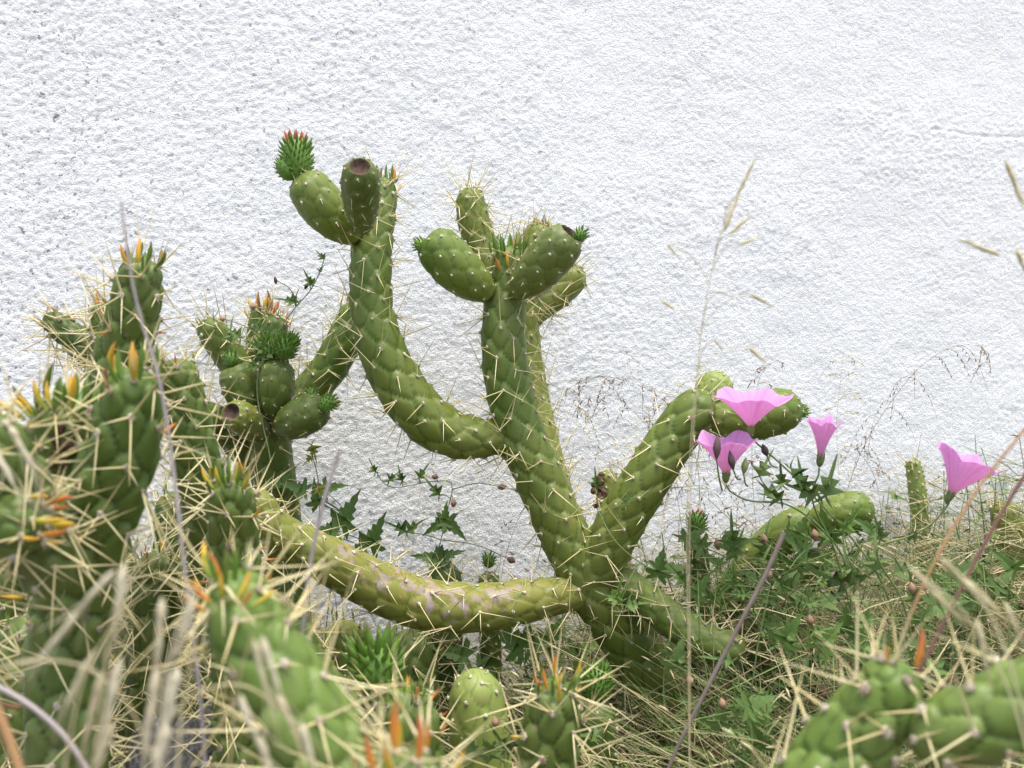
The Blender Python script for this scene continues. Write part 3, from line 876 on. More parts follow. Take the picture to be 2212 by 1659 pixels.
d1.limb("arm", [(120, 1260, 0.60, 66), (70, 1120, 0.58, 66), (10, 990, 0.56, 62), (-40, 900, 0.55, 50)], M["front"], low_leaf=0.15, leaf_len=0.015, **FG)
d1.rosette(s1, 287, 812, 0.61, 8, 66, ("yellow", "green", "green", "orange"), 0.5, rad=44)
d1.rosette(s1, 135, 878, 0.645, 12, 84, ("green", "green", "yellow", "green"), 0.75, rad=50)
d1.rosette(s1, 55, 905, 0.60, 4, 80, ("yellow", "orange"), 0.9, (-0.9, -0.2, 0.6), rad=20)
d1.finish(cap=280, min_px=16)

d2, o2 = single("column_cactus", "slender cactus column with orange leaf tips, tallest on the left", rooted([(180, 1300, 0.86, 58), (205, 1080, 0.85, 58), (235, 900, 0.83, 58), (262, 780, 0.82, 58), (288, 680, 0.81, 54), (308, 556, 0.80, 42)], -10), M["front"],
               leafy=0.7, leaf_len=0.018, low_leaf=0.10, leaf_cols=("green", "yellow", "green"), **FG)
d2.limb("arm", [(238, 800, 0.95, 30), (200, 765, 0.95, 32), (150, 722, 0.95, 30), (98, 682, 0.95, 22)], M["dark"], leafy=0.7, leaf_len=0.010, low_leaf=0.1, **FG)
d2.limb("arm", [(232, 820, 0.93, 28), (226, 740, 0.93, 30), (222, 655, 0.93, 22)], M["main"], leafy=1.0, leaf_len=0.010, leaf_cols=("orange", "brown"), **FG)
d2.rosette(o2, 304, 572, 0.795, 9, 50, ("orange", "green", "green", "green", "yellow"), 0.6, rad=34)
d2.finish(cap=180, min_px=16)

d6, _ = single("column_cactus", "leaning dark cactus stem just right of the thick left column", rooted([(470, 1330, 0.90, 50), (458, 1180, 0.89, 50), (435, 1040, 0.87, 49), (408, 920, 0.86, 48), (375, 775, 0.85, 42)], 30), M["front"], leafy=0.9, leaf_len=0.012, low_leaf=0.12, **FG)
d6.finish(cap=140, min_px=16)

d7, o7 = single("column_cactus", "short cactus head with green leaf spikes above the blurred front stem", rooted([(510, 1300, 0.80, 52), (506, 1190, 0.80, 52), (500, 1110, 0.79, 52), (495, 1030, 0.78, 42)], 20), M["front"], leafy=1.1, leaf_len=0.016, low_leaf=0.15, leaf_cols=("green", "green", "yellow", "orange"), **FG)
d7.rosette(o7, 495, 1040, 0.775, 12, 48, ("green", "green", "green", "yellow"), 0.6, rad=36)
d7.finish(cap=120, min_px=16)

d8, o8 = single("column_cactus", "large blurred green cactus stem leaning up from the bottom edge", rooted([(735, 1700, 0.46, 100), (668, 1575, 0.465, 96), (600, 1460, 0.47, 90), (540, 1360, 0.475, 82), (490, 1235, 0.48, 60)], 60), M["front_pale"],
               leafy=0.8, leaf_len=0.015, low_leaf=0.14, leaf_cols=("green", "green", "orange", "yellow"), **dict(FG, areole=0.0024))
d8.rosette(o8, 488, 1246, 0.472, 9, 62, ("green",), 0.45, rad=36)
d8.rosette(o8, 488, 1290, 0.45, 7, 56, ("orange", "yellow", "green", "yellow"), 1.6, rad=56, seed=3)
d8.finish(cap=160, min_px=20)

d9, _ = single("column_cactus", "blurred cactus tip with orange leaves cut by the bottom edge", rooted([(880, 2000, 0.42, 88), (885, 1800, 0.42, 84), (890, 1625, 0.42, 62)]), M["front"], leafy=1.6, leaf_len=0.016, leaf_cols=("orange", "orange", "yellow", "green"), **FG)
d9.finish(cap=100, min_px=20)

e1, o1 = single("leafy_cactus", "cactus head bristling with plump green leaves at the bottom, left of the pale fruit", rooted([(880, 1720, 0.76, 66), (880, 1620, 0.76, 68), (878, 1560, 0.76, 66), (872, 1490, 0.755, 50)]), M["front"], leafy=1.6, leaf_len=0.013, low_leaf=0.3,
               leaf_cols=("green", "green", "green", "orange"), **FG)
e1.limb("arm", [(850, 1600, 0.80, 40), (830, 1520, 0.80, 46), (822, 1430, 0.80, 36)], M["front"], leafy=2.6, leaf_len=0.013, leaf_cols=("green",), **dict(FG, spine=(0, 2)))
e1.tuft(812, 1446, 0.79, 150, o1, (-0.1, 0, 1), 70, leaf=0.5, elong=0.9, body=0.6)
e1.rosette(o1, 876, 1500, 0.745, 16, 40, ("green", "green", "green", "orange", "yellow"), 0.8, rad=54)
e1.finish(cap=120, min_px=16)

e2, _ = single("smooth_cactus", "smooth pale green rounded cactus pad rising between two leafy heads", rooted([(1040, 1720, 0.86, 62), (1040, 1640, 0.86, 66), (1035, 1570, 0.86, 66), (1022, 1445, 0.86, 50)]), M["fruit_pale"], tub=0.05, spine=(0, 1), spine_len=(0.006, 0.016), areole=0.0018, cap=1.1)
e2.finish(cap=40, min_px=14)

e3, o3 = single("leafy_cactus", "dark cactus stem with orange leaves at the bottom, right of the pale pad", rooted([(1170, 1760, 0.72, 60), (1180, 1650, 0.72, 62), (1190, 1570, 0.715, 60), (1205, 1470, 0.71, 46)]), M["front"], leafy=1.0, leaf_len=0.014, low_leaf=0.25,
               leaf_cols=("green", "yellow", "orange"), **FG)
e3.limb("arm", [(1180, 1640, 0.80, 50), (1195, 1560, 0.80, 54), (1205, 1475, 0.80, 46)], M["fruit_pale"], tub=0.05, spine=(0, 1), spine_len=(0.008, 0.02))
e3.rosette(o3, 1203, 1486, 0.70, 10, 40, ("green", "green", "orange", "yellow"), 0.6, rad=40)
e3.finish(cap=120, min_px=16)

e4, o4 = single("budding_cactus", "small cactus topped by a round green leafy tuft beside the leaning trunk", rooted([(1290, 1700, 0.98, 40), (1290, 1600, 0.98, 42), (1290, 1510, 0.98, 38)]), M["dark"], tub=0.08, spine=(0, 2))
e4.tuft(1290, 1478, 0.98, 84, o4, (0, 0, 1), 120, leaf=0.34)
e4.finish(cap=40)

g1, og = single("column_cactus", "blurred green cactus stem with a bright orange leaf, bottom right", rooted([(1700, 1800, 0.50, 92), (1785, 1680, 0.50, 92), (1845, 1595, 0.50, 86), (1900, 1525, 0.495, 76), (1948, 1430, 0.49, 56)], -40), M["front_pale"], cols=8,
                leafy=0.0, spine=(1, 3), spine_len=(0.02, 0.05), spine_r=0.0007, areole=0.0027, tub=0.19, groove=0.09, gw=0.60, lr=1.5, lattice_seed=8)
tp = P(1978, 1440, 0.48)
g1.leaf(og, tp, unit((0.38, -0.1, 1)), (0.3, 0, 1), 0.018, "orange"); g1.leaf(og, P(1918, 1430, 0.48), unit((-0.2, -0.2, 1)), (0, 0, 1), 0.008, "orange")
g1.limb("arm", [(1965, 1612, 0.485, 56), (2030, 1588, 0.48, 72), (2120, 1558, 0.475, 84), (2220, 1520, 0.47, 90), (2340, 1470, 0.465, 86)], M["front_pale"], spine=(1, 2), spine_len=(0.02, 0.05), spine_r=0.0007, areole=0.0027, tub=0.20, base_cap=0.9, lr=1.5, cols=8, groove=0.09, gw=0.60)
g1.finish(cap=80, min_px=16)

# ---- middle and far cacti
h1, oh = single("creeping_cactus", "light green cactus stem lying low under the pink flowers, ending in a blunt fruit", rooted([(1530, 1370, 1.22, 38), (1590, 1270, 1.21, 39), (1650, 1190, 1.20, 40), (1712, 1140, 1.19, 41), (1765, 1120, 1.19, 39)]), M["fruit"], tub=0.07, spine=(0, 1), spine_len=(0.01, 0.03))
h1.limb("fruit", [(1740, 1132, 1.18, 44), (1800, 1115, 1.175, 44), (1888, 1092, 1.17, 44)], M["fruit"], **FR)
h1.finish(cap=40, min_px=12)
h2, _ = single("thin_cactus", "thin upright pale cactus finger against the wall, right side", rooted([(1992, 1260, 1.45, 18), (1988, 1130, 1.45, 19), (1980, 1050, 1.45, 19), (1970, 990, 1.45, 15)]), M["fruit_pale"], tub=0.05, spine=(0, 1))
h2.finish(cap=20)
h3, oh3 = single("budding_cactus", "yellowish cactus bud showing at the right edge behind the grass", rooted([(2190, 1330, 1.3, 36), (2185, 1230, 1.3, 36), (2178, 1150, 1.3, 34), (2165, 1080, 1.3, 26)]), M["old"], tub=0.12, spine=(0, 2), leafy=0.8, leaf_len=0.008)
h3.finish(cap=20)
h4, oh4 = single("budding_cactus", "small green cactus bud with red crown, right of the leaning arm", rooted([(1510, 1300, 1.17, 24), (1508, 1200, 1.17, 24), (1505, 1160, 1.17, 22)]), M["dark"], tub=0.07, spine=(0, 1))
h4.tuft(1505, 1132, 1.17, 52, oh4, (0, 0, 1), 70, red=True, elong=1.25, leaf=0.34)
h4.finish(cap=20)
h5, oh5 = single("withered_cactus", "withered cactus stub with brown rot between trunk and right arm", rooted([(1335, 1240, 1.27, 28), (1328, 1150, 1.27, 28), (1320, 1080, 1.27, 26), (1308, 1015, 1.27, 20)]), M["old"], tub=0.08, spine=(0, 2), spine_len=(0.01, 0.025))
mb = MB()
for k in range(30):
    c0 = P(1296 + random.gauss(0, 6), 1050 + random.gauss(0, 24), 1.25 + random.random() * 0.01)
    t = np.linspace(-1, 1, 5); d = unit(np.random.default_rng(k + 50).normal(0, 1, 3)); r = 0.003 + 0.003 * random.random()
    V, Q = tube_vf(np.stack([c0 + d * x * r for x in t]), r * 0.8 * np.sqrt(np.clip(1 - t ** 2, 0.02, 1)), 6); mb.add(V, Q)
tag(mb.build("dead_tissue", [M["dead"]], oh5, h5.base), kind="stuff")
h5.finish(cap=20)
h6, _ = single("round_cactus", "dark rounded cactus behind the horizontal arm, close to the wall", rooted([(962, 1420, 1.22, 36), (962, 1330, 1.22, 40), (960, 1270, 1.22, 40), (958, 1212, 1.22, 32)]), M["dark"], tub=0.06, spine=(1, 3), spine_len=(0.02, 0.04))
h6.finish(cap=40)
h7, oh7 = single("budding_cactus", "small green cactus tip with leafy crown behind the horizontal arm", rooted([(1060, 1400, 1.24, 24), (1058, 1300, 1.24, 26), (1055, 1235, 1.24, 24)]), M["main"], tub=0.06, spine=(0, 2))
h7.tuft(1056, 1212, 1.24, 34, oh7, (0, 0, 1), 46)
h7.finish(cap=20)
FILL = dict(spine=(1, 3), spine_len=(0.022, 0.05), spine_r=0.0006, areole=0.0022, tub=0.15, low_leaf=0.12, leaf_len=0.012, leafy=0.9)
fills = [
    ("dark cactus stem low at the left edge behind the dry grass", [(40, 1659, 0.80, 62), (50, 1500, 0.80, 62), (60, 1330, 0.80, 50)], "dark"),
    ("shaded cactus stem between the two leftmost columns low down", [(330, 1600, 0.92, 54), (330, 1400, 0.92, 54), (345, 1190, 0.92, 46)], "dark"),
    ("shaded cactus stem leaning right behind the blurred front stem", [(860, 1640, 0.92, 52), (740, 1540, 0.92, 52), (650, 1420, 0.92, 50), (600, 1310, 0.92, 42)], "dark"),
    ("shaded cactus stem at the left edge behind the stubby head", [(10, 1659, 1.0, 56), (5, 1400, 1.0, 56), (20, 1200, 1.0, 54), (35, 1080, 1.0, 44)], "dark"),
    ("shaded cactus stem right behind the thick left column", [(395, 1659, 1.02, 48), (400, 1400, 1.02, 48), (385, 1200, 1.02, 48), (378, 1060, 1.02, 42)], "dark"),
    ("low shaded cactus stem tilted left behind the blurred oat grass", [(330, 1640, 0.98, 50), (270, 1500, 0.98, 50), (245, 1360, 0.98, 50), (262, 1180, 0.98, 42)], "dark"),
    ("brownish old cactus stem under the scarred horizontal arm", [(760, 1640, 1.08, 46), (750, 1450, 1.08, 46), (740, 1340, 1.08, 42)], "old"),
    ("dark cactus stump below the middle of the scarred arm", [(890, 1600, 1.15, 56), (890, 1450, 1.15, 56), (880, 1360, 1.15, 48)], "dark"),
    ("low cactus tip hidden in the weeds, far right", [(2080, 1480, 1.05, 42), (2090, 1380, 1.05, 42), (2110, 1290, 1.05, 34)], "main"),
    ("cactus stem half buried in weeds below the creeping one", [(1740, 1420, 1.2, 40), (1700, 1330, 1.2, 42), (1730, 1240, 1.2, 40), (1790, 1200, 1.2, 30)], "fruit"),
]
for lab, path, mt in fills:
    c, _ = single("shaded_cactus", lab, rooted(path), M[mt], **FILL)
    c.finish(cap=70, min_px=18)

# ================================================================ bindweed, grasses, ground cover
def leaf_arrays(kind, fold=0.35, curl=0.3, seed=0):
    rg = np.random.default_rng(seed)
    if kind == "broad":
        o = [(0.02, -0.02), (0.17, -0.13), (0.36, -0.20), (0.30, -0.06), (0.22, 0.02), (0.40, 0.05), (0.52, 0.20), (0.34, 0.17), (0.19, 0.17), (0.26, 0.34), (0.16, 0.36), (0.19, 0.52), (0.11, 0.56), (0.11, 0.72), (0.05, 0.80), (0.008, 1.0)]
    else:
        o = [(0.012, 0.0), (0.10, -0.10), (0.27, -0.20), (0.11, -0.03), (0.035, 0.05), (0.20, 0.14), (0.40, 0.28), (0.18, 0.19), (0.04, 0.14), (0.14, 0.32), (0.21, 0.47), (0.09, 0.36), (0.035, 0.26), (0.05, 0.45), (0.04, 0.75), (0.005, 1.0)]
    V, T = [], []
    for sgn in (1, -1):
        k0 = len(V)
        for x, y in o:
            x *= rg.uniform(0.9, 1.1); y2 = y + rg.uniform(-0.015, 0.015)
            my = min(max(y2 * 0.92 + 0.03, 0.0), 0.99)
            V.append((0, my, -curl * my * my))                       # midrib
            V.append((sgn * x, y2, fold * x - curl * y2 * y2 + rg.uniform(-0.02, 0.02)))
        for i in range(len(o) - 1):
            a, b, c, d = k0 + 2 * i, k0 + 2 * i + 1, k0 + 2 * i + 2, k0 + 2 * i + 3
            f = [(a, b, d), (a, d, c)] if sgn > 0 else [(a, d, b), (a, c, d)]
            T += f
    return np.array(V), np.array(T)


LEAFA = {("broad", i): leaf_arrays("broad", (0.45, 0.25, 0.1)[i], (0.25, 0.45, 0.1)[i], i) for i in range(3)}
LEAFA.update({("finger", i): leaf_arrays("finger", (0.4, 0.2, 0.55)[i], (0.3, 0.5, 0.15)[i], i + 7) for i in range(3)})
LEAFS = {}
for (k, i), (V, T) in LEAFA.items():        # fewer faces for the uncountable mass
    h = len(V) // 2; keep = [0, 2, 3, 6, 8, 10, 15] if k == "broad" else [0, 2, 4, 6, 8, 10, 12, 15]
    idx = [2 * q + r_ for q in keep for r_ in (0, 1)]
    V2 = np.concatenate([V[:h][idx], V[h:][idx]]); n2 = len(idx); T2 = []
    for sgn, k0 in ((1, 0), (-1, n2)):
        for q in range(len(keep) - 1):
            a, b, c, d = k0 + 2 * q, k0 + 2 * q + 1, k0 + 2 * q + 2, k0 + 2 * q + 3
            T2 += [(a, b, d), (a, d, c)] if sgn > 0 else [(a, d, b), (a, c, d)]
    LEAFS[(k, i)] = (V2, np.array(T2))
LEAFM = {}
for (k, i), (V, T) in LEAFA.items():
    for mt in ("leaf", "leafgrey", "leafyel"):
        LEAFM[(k, i, mt)] = mesh_np("bindweed_leaf", V, None, T, [M[mt]])


def leaf_basis(d, n, rg=None):
    y = unit(d); x = unit(np.cross(y, n)); z = np.cross(x, y)
    return x, y, z


def put_leaf(parent, base, p, d, n, size, kind="broad", mat="leaf", name="leaf", i=None):
    i = int(rng.integers(3)) if i is None else i
    o = link(name, LEAFM[(kind, i, mat)], parent)
    x, y, z = leaf_basis(d, n)
    o.matrix_local = Matrix.Translation(Vector(np.asarray(p) - base)) @ Matrix(((x[0] * size, y[0] * size, z[0] * size, 0), (x[1] * size, y[1] * size, z[1] * size, 0), (x[2] * size, y[2] * size, z[2] * size, 0), (0, 0, 0, 1)))
    return o


def stalk(parent, base, pts, r0, r1, mat, name="stem", n=None, seg=6):
    C = catmull(np.array(pts), n or max(8, 4 * len(pts)))
    V, Q = tube_vf(C, np.linspace(r0, r1, len(C)), seg)
    return link(name, mesh_np(name, V - base, Q, None, [mat]), parent), C


def PP(pts):
    return np.array([P(*p) for p in pts])


def plant(name, label, cat, base, group=None):
    base = np.asarray(base, float)
    o = empty(name, base)
    tag(o, label, cat, group)
    return o, base


def down(p, dx=0.0, dy=0.0):
    return np.array([p[0] + dx, p[1] + dy, 0.0])


# ---- pink funnel flowers
def corolla(parent, base, p, axis, R0, H, seed, shut=0.0, tilt_cut=0.0):
    rg = np.random.default_rng(seed)
    a, b, d = axes_to(axis)
    nr, nt_ = 18, 75
    t = np.linspace(0, 1, nr)[:, None]; th = (np.arange(nt_) * 2 * math.pi / nt_)[None]
    five = np.cos(5 * th)
    rr = 0.0028 + (R0 - 0.0028) * (t ** (1.12 + 0.5 * shut)) * (1 + (0.055 + 0.16 * shut) * five * t ** 2) * (1 + 0.03 * np.cos(2 * th + seed) * t)
    zz = H * t ** 0.95 * (1 - 0.10 * t ** 4) + H * t ** 3 * (0.07 * five + 0.035 * np.sin(3 * th + seed) + 0.02 * np.sin(11 * th + 2 * seed) + 0.02 * np.sin(4 * th + 3 * seed)) 
    rr = rr * (1 + 0.010 * np.sin(15 * th + seed) * t ** 2 + shut * 0.14 * np.sin(7 * th + 3 * seed) * t)
    V = np.asarray(p) + (rr * np.cos(th))[..., None] * a + (rr * np.sin(th))[..., None] * b + zz[..., None] * d
    i = np.arange(nr - 1)[:, None] * nt_; j = np.arange(nt_)[None]; jn = (j + 1) % nt_
    Q = np.stack([i + j, i + jn, i + nt_ + jn, i + nt_ + j], -1).reshape(-1, 4)
    band = np.clip((five - 0.80) / 0.2, 0, 1) * np.ones_like(t)
    me = mesh_np("corolla", V.reshape(-1, 3) - base, Q, None, [M["petal"]], None, True, {"along": (t + 0 * th).ravel(), "band": band.ravel(), "vein": (np.clip(np.cos(25 * th) * 2 - 1, 0, 1) * (0.4 + 0.6 * t)).ravel()})
    o = link("corolla", me, parent)
    md = o.modifiers.new("thickness", 'SOLIDIFY'); md.thickness = 0.0003
    return o


def calyx(parent, base, p, axis, L, r):
    d = unit(axis)
    mb = MB(); V, Q = ovoid(p - d * L * 0.75, p + d * L * 0.35, r, 9, (0.3, 0.8, 1.0, 0.95, 0.8, 0.6)); mb.add(V, Q)
    a, b, _ = axes_to(d)
    for k in range(5):
        w = k * 1.2566; s = a * math.cos(w) + b * math.sin(w)
        V, Q = ovoid(p - d * L * 0.5 + s * r * 0.55, p + d * L * 0.55 + s * r * 0.95, r * 0.42, 5); mb.add(V, Q)
    return mb.build("calyx", [M["calyx"]], parent, base)


def bud_pod(parent, base, u, v, D, length, r, axis, mat, name="flower_bud"):
    p = P(u, v, D); d = unit(axis); Lm = S(length, D)
    mb = MB(); V, Q = ovoid(p - d * Lm / 2, p + d * Lm / 2, S(r, D), 8); mb.add(V, Q)
    return mb.build(name, [mat], parent, base)


def pink(label, cal, top, width_px, D, stem_pts, seed, shut=0.0, leaves=(), buds=()):
    p = P(*cal, D); q = P(*top, D) + np.array([0, -0.006, 0])
    ax = unit(q - p)
    b0 = np.asarray(P(*stem_pts[0])); base = np.array([b0[0], b0[1], 0.0])
    root, base = plant("pink_flower", label, "flower", base, "pink bindweed flowers")
    H = np.linalg.norm(q - p)
    corolla(root, base, p, ax, S(width_px, D) / 2, H, seed, shut)
    calyx(root, base, p, ax, 0.012, 0.0038)
    pts = [base + (0, 0, 0.0)] + [P(*x) for x in stem_pts] + [p - ax * 0.010]
    stalk(root, base, pts, 0.0013, 0.0009, M["vine"], n=60)
    for (u, v, DD, ang, size, kind, mat) in leaves:
        a = R(ang); d = np.array([math.cos(a), -0.25, math.sin(a)])
        put_leaf(root, base, P(u, v, DD), d, np.array([-math.sin(a) * 0.5 + 0.2, -0.8, math.cos(a) * 0.6]), S(size, DD), kind, mat)
    for (u, v, DD, ln, r, ang, mt, st) in buds:
        a = R(ang); d = np.array([math.cos(a), 0.1, math.sin(a)])
        bud_pod(root, base, u, v, DD, ln, r, d, M[mt])
        e = P(u, v, DD) - d * S(ln, DD) * 0.5
        stalk(root, base, [P(*st), (P(*st) + e) / 2 + np.array([0, 0, -0.004]), e], 0.0009, 0.0007, M["vine"], name="bud_stalk")
    return root


pink("wide open pink flower, highest one, in front of the green fruit", (1621, 922), (1622, 848), 160, 1.00, [(1960, 1640, 0.98), (1895, 1240, 0.98), (1760, 1075, 0.99), (1690, 1005, 1.0), (1632, 955, 1.0)], 3,
     leaves=[(1782, 1075, 0.985, 80, 98, "finger", "leafgrey"), (1770, 1068, 0.985, 170, 92, "finger", "leafgrey"), (1705, 1010, 0.99, -60, 84, "finger", "leaf"), (1850, 1260, 0.97, 175, 120, "finger", "leafgrey"), (1855, 1265, 0.97, 120, 84, "finger", "leafgrey"),
             (1890, 1235, 0.98, 95, 80, "finger", "leafgrey"), (1820, 1150, 0.98, 60, 76, "finger", "leaf"), (1935, 1400, 0.97, 30, 70, "finger", "leafgrey"), (1740, 1060, 0.99, 110, 70, "finger", "leaf")])
pink("pink flower lower left of the others with dark buds in front", (1568, 1024), (1566, 940), 130, 0.98, [(1820, 1560, 0.99), (1800, 1170, 0.99), (1700, 1090, 0.985), (1600, 1075, 0.98), (1572, 1055, 0.98)], 8,
     leaves=[(1690, 1080, 0.98, 150, 70, "finger", "leafgrey"), (1650, 1070, 0.98, 40, 60, "finger", "leafgrey")],
     buds=[(1549, 965, 0.95, 52, 9, 86, "darkbud", (1560, 1060, 0.965)), (1580, 994, 0.95, 42, 8, 100, "darkbud", (1600, 1035, 0.97)), (1609, 1006, 0.96, 36, 8, 80, "calyx", (1615, 1050, 0.975)), (1652, 972, 0.99, 28, 8, 110, "darkbud", (1680, 1010, 0.99))])
pink("half closed narrow pink flower between the two wide pairs", (1772, 990), (1778, 900), 74, 1.02, [(1880, 1600, 1.03), (1800, 1180, 1.03), (1755, 1060, 1.02), (1770, 1015, 1.02)], 5, shut=0.8,
     leaves=[(1690, 1050, 1.03, 100, 60, "finger", "leaf"), (1640, 1030, 1.05, 70, 66, "finger", "leafgrey")])
pink("pink flower standing alone at the right, tilted to the right", (2053, 1068), (2092, 980), 142, 0.96, [(1990, 1620, 0.97), (1950, 1300, 0.97), (1900, 1180, 0.965), (1960, 1160, 0.96), (2020, 1125, 0.96), (2048, 1085, 0.96)], 12, shut=0.10,
     leaves=[(1985, 1150, 0.965, 200, 60, "finger", "leafgrey"), (1930, 1240, 0.97, 30, 70, "finger", "leafgrey")])


# ---- bindweed shoots that can be told apart
def shoot(label, pts, leaf_at, r=0.0009, mat="vine", pods=()):
    C0 = PP(pts)
    root, base = plant("bindweed_shoot", label, "vine", down(C0[0]), "bindweed shoots")
    o, C = stalk(root, base, list(C0), r, r * 0.6, M[mat], n=50)
    for (u, v, D, ang, size, kind, lm) in leaf_at:
        a = R(ang); d = np.array([math.cos(a), -0.15, math.sin(a)])
        p = P(u, v, D)
        k = np.argmin(np.linalg.norm(C - p, axis=1))
        if np.linalg.norm(C[k] - p) > 0.004: stalk(root, base, [C[k], (C[k] + p) / 2 + np.array([0, 0, 0.002]), p], 0.0006, 0.0005, M["vine"], name="leaf_stalk", n=6)
        put_leaf(root, base, p, d, np.array([-math.sin(a) * 0.4, -0.9, abs(math.cos(a)) * 0.5 + 0.2]), S(size, D), kind, lm)
    for (u, v, D, ln, rr, ang, mt) in pods:
        a = R(ang); bud_pod(root, base, u, v, D, ln, rr, (math.cos(a), 0, math.sin(a)), M[mt], "seed_capsule")
        p = P(u, v, D); k = np.argmin(np.linalg.norm(C - p, axis=1))
        stalk(root, base, [C[k], (C[k] + p) / 2 + np.array([0, 0, 0.006]), p], 0.0006, 0.0005, M["vinebrown"], name="capsule_stalk", n=8)
    return root


shoot("thin bindweed shoot with narrow leaves climbing beside the tall left arm", [(585, 1000, 1.12), (560, 800, 1.12), (612, 700, 1.12), (640, 662, 1.12), (668, 630, 1.12), (690, 590, 1.12), (703, 552, 1.12)],
      [(640, 655, 1.12, 160, 52, "finger", "leaf"), (636, 655, 1.12, 75, 34, "finger", "leaf"), (676, 618, 1.12, 120, 44, "finger", "leaf"), (690, 590, 1.12, 60, 26, "finger", "leaf"), (700, 560, 1.12, 130, 30, "finger", "leaf"),
       (575, 760, 1.12, 150, 60, "finger", "leafgrey"), (572, 770, 1.12, 40, 60, "finger", "leafgrey"), (560, 790, 1.12, 190, 50, "finger", "leaf"), (500, 740, 1.14, 100, 56, "finger", "leafgrey"), (545, 720, 1.13, 70, 50, "finger", "leaf"), (520, 730, 1.13, 140, 50, "finger", "leaf")],
      pods=[(595, 605, 1.12, 18, 4, 100, "darkbud"), (662, 618, 1.12, 16, 4, 60, "darkbud"), (546, 662, 1.13, 18, 7, 90, "seedpod"), (480, 688, 1.14, 16, 6, 110, "seedpod")])
shoot("bindweed shoot with broad dark leaves above the scarred arm, nearest the fruiting cactus", [(700, 1700, 1.14), (705, 1350, 1.14), (730, 1200, 1.14), (760, 1120, 1.14)],
      [(738, 1135, 1.13, 65, 92, "broad", "leaf"), (728, 1150, 1.13, 175, 70, "broad", "leaf"), (800, 1180, 1.13, 68, 86, "broad", "leaf"), (790, 1190, 1.13, 185, 64, "broad", "leaf"), (690, 1090, 1.13, 110, 60, "broad", "leaf"), (660, 1060, 1.13, 160, 60, "broad", "leaf"), (700, 1060, 1.13, 20, 56, "broad", "leaf"), (620, 1040, 1.14, 190, 60, "broad", "leaf")])
shoot("bindweed shoot with a broad dark leaf spread open against the white wall", [(930, 1700, 1.22), (920, 1400, 1.22), (940, 1220, 1.22), (965, 1110, 1.22), (972, 1040, 1.22), (935, 1040, 1.22), (830, 1045, 1.22), (808, 1010, 1.22)],
      [(962, 1128, 1.21, -30, 62, "broad", "leaf"), (962, 1128, 1.21, 200, 58, "broad", "leaf"), (960, 1130, 1.21, 85, 50, "broad", "leaf"), (880, 1150, 1.21, 40, 56, "finger", "leaf"), (878, 1150, 1.21, 150, 56, "finger", "leaf"), (945, 1210, 1.21, 160, 60, "broad", "leaf"), (950, 1205, 1.21, 20, 60, "broad", "leaf"),
       (905, 1035, 1.22, 60, 46, "finger", "leaf"), (870, 1040, 1.22, 110, 40, "finger", "leaf"), (840, 1040, 1.22, 50, 40, "finger", "leaf"), (812, 1020, 1.22, 120, 34, "finger", "leaf"), (950, 1070, 1.21, 130, 50, "finger", "leaf")],
      pods=[(980, 1086, 1.21, 20, 7, 80, "seedpod"), (1085, 1052, 1.22, 20, 7, 10, "seedpod"), (1105, 1210, 1.21, 20, 8, -30, "seedpod"), (940, 1030, 1.22, 16, 6, 0, "seedpod")])
shoot("bindweed shoot with dark leaves in the shade under the scarred arm", [(1180, 1750, 1.2), (1150, 1500, 1.2), (1120, 1400, 1.2), (1090, 1350, 1.2)],
      [(1130, 1400, 1.19, 140, 100, "broad", "leaf"), (1140, 1400, 1.19, 30, 90, "broad", "leaf"), (1180, 1390, 1.19, 60, 80, "broad", "leaf"), (1010, 1420, 1.19, 160, 80, "broad", "leaf"), (1030, 1440, 1.19, -30, 80, "broad", "leaf"), (1240, 1420, 1.19, 40, 80, "broad", "leaf")])
shoot("curling bindweed shoot crossing the trunk base to the right", [(1500, 1720, 1.0), (1440, 1560, 1.02), (1450, 1400, 1.04), (1560, 1320, 1.05), (1500, 1250, 1.04), (1400, 1225, 1.03), (1330, 1170, 1.03), (1290, 1100, 1.05)],
      [(1330, 1305, 1.02, 80, 66, "finger", "leaf"), (1340, 1300, 1.02, 150, 60, "finger", "leafgrey"), (1352, 1310, 1.02, 20, 60, "finger", "leaf"), (1290, 1050, 1.04, 100, 44, "finger", "leaf"), (1350, 1090, 1.04, 60, 46, "finger", "leafgrey"), (1420, 1245, 1.03, 80, 70, "broad", "leaf"), (1500, 1290, 1.04, 60, 70, "broad", "leaf"), (1480, 1260, 1.03, 130, 60, "finger", "leaf")])
rg2 = np.random.default_rng(77)
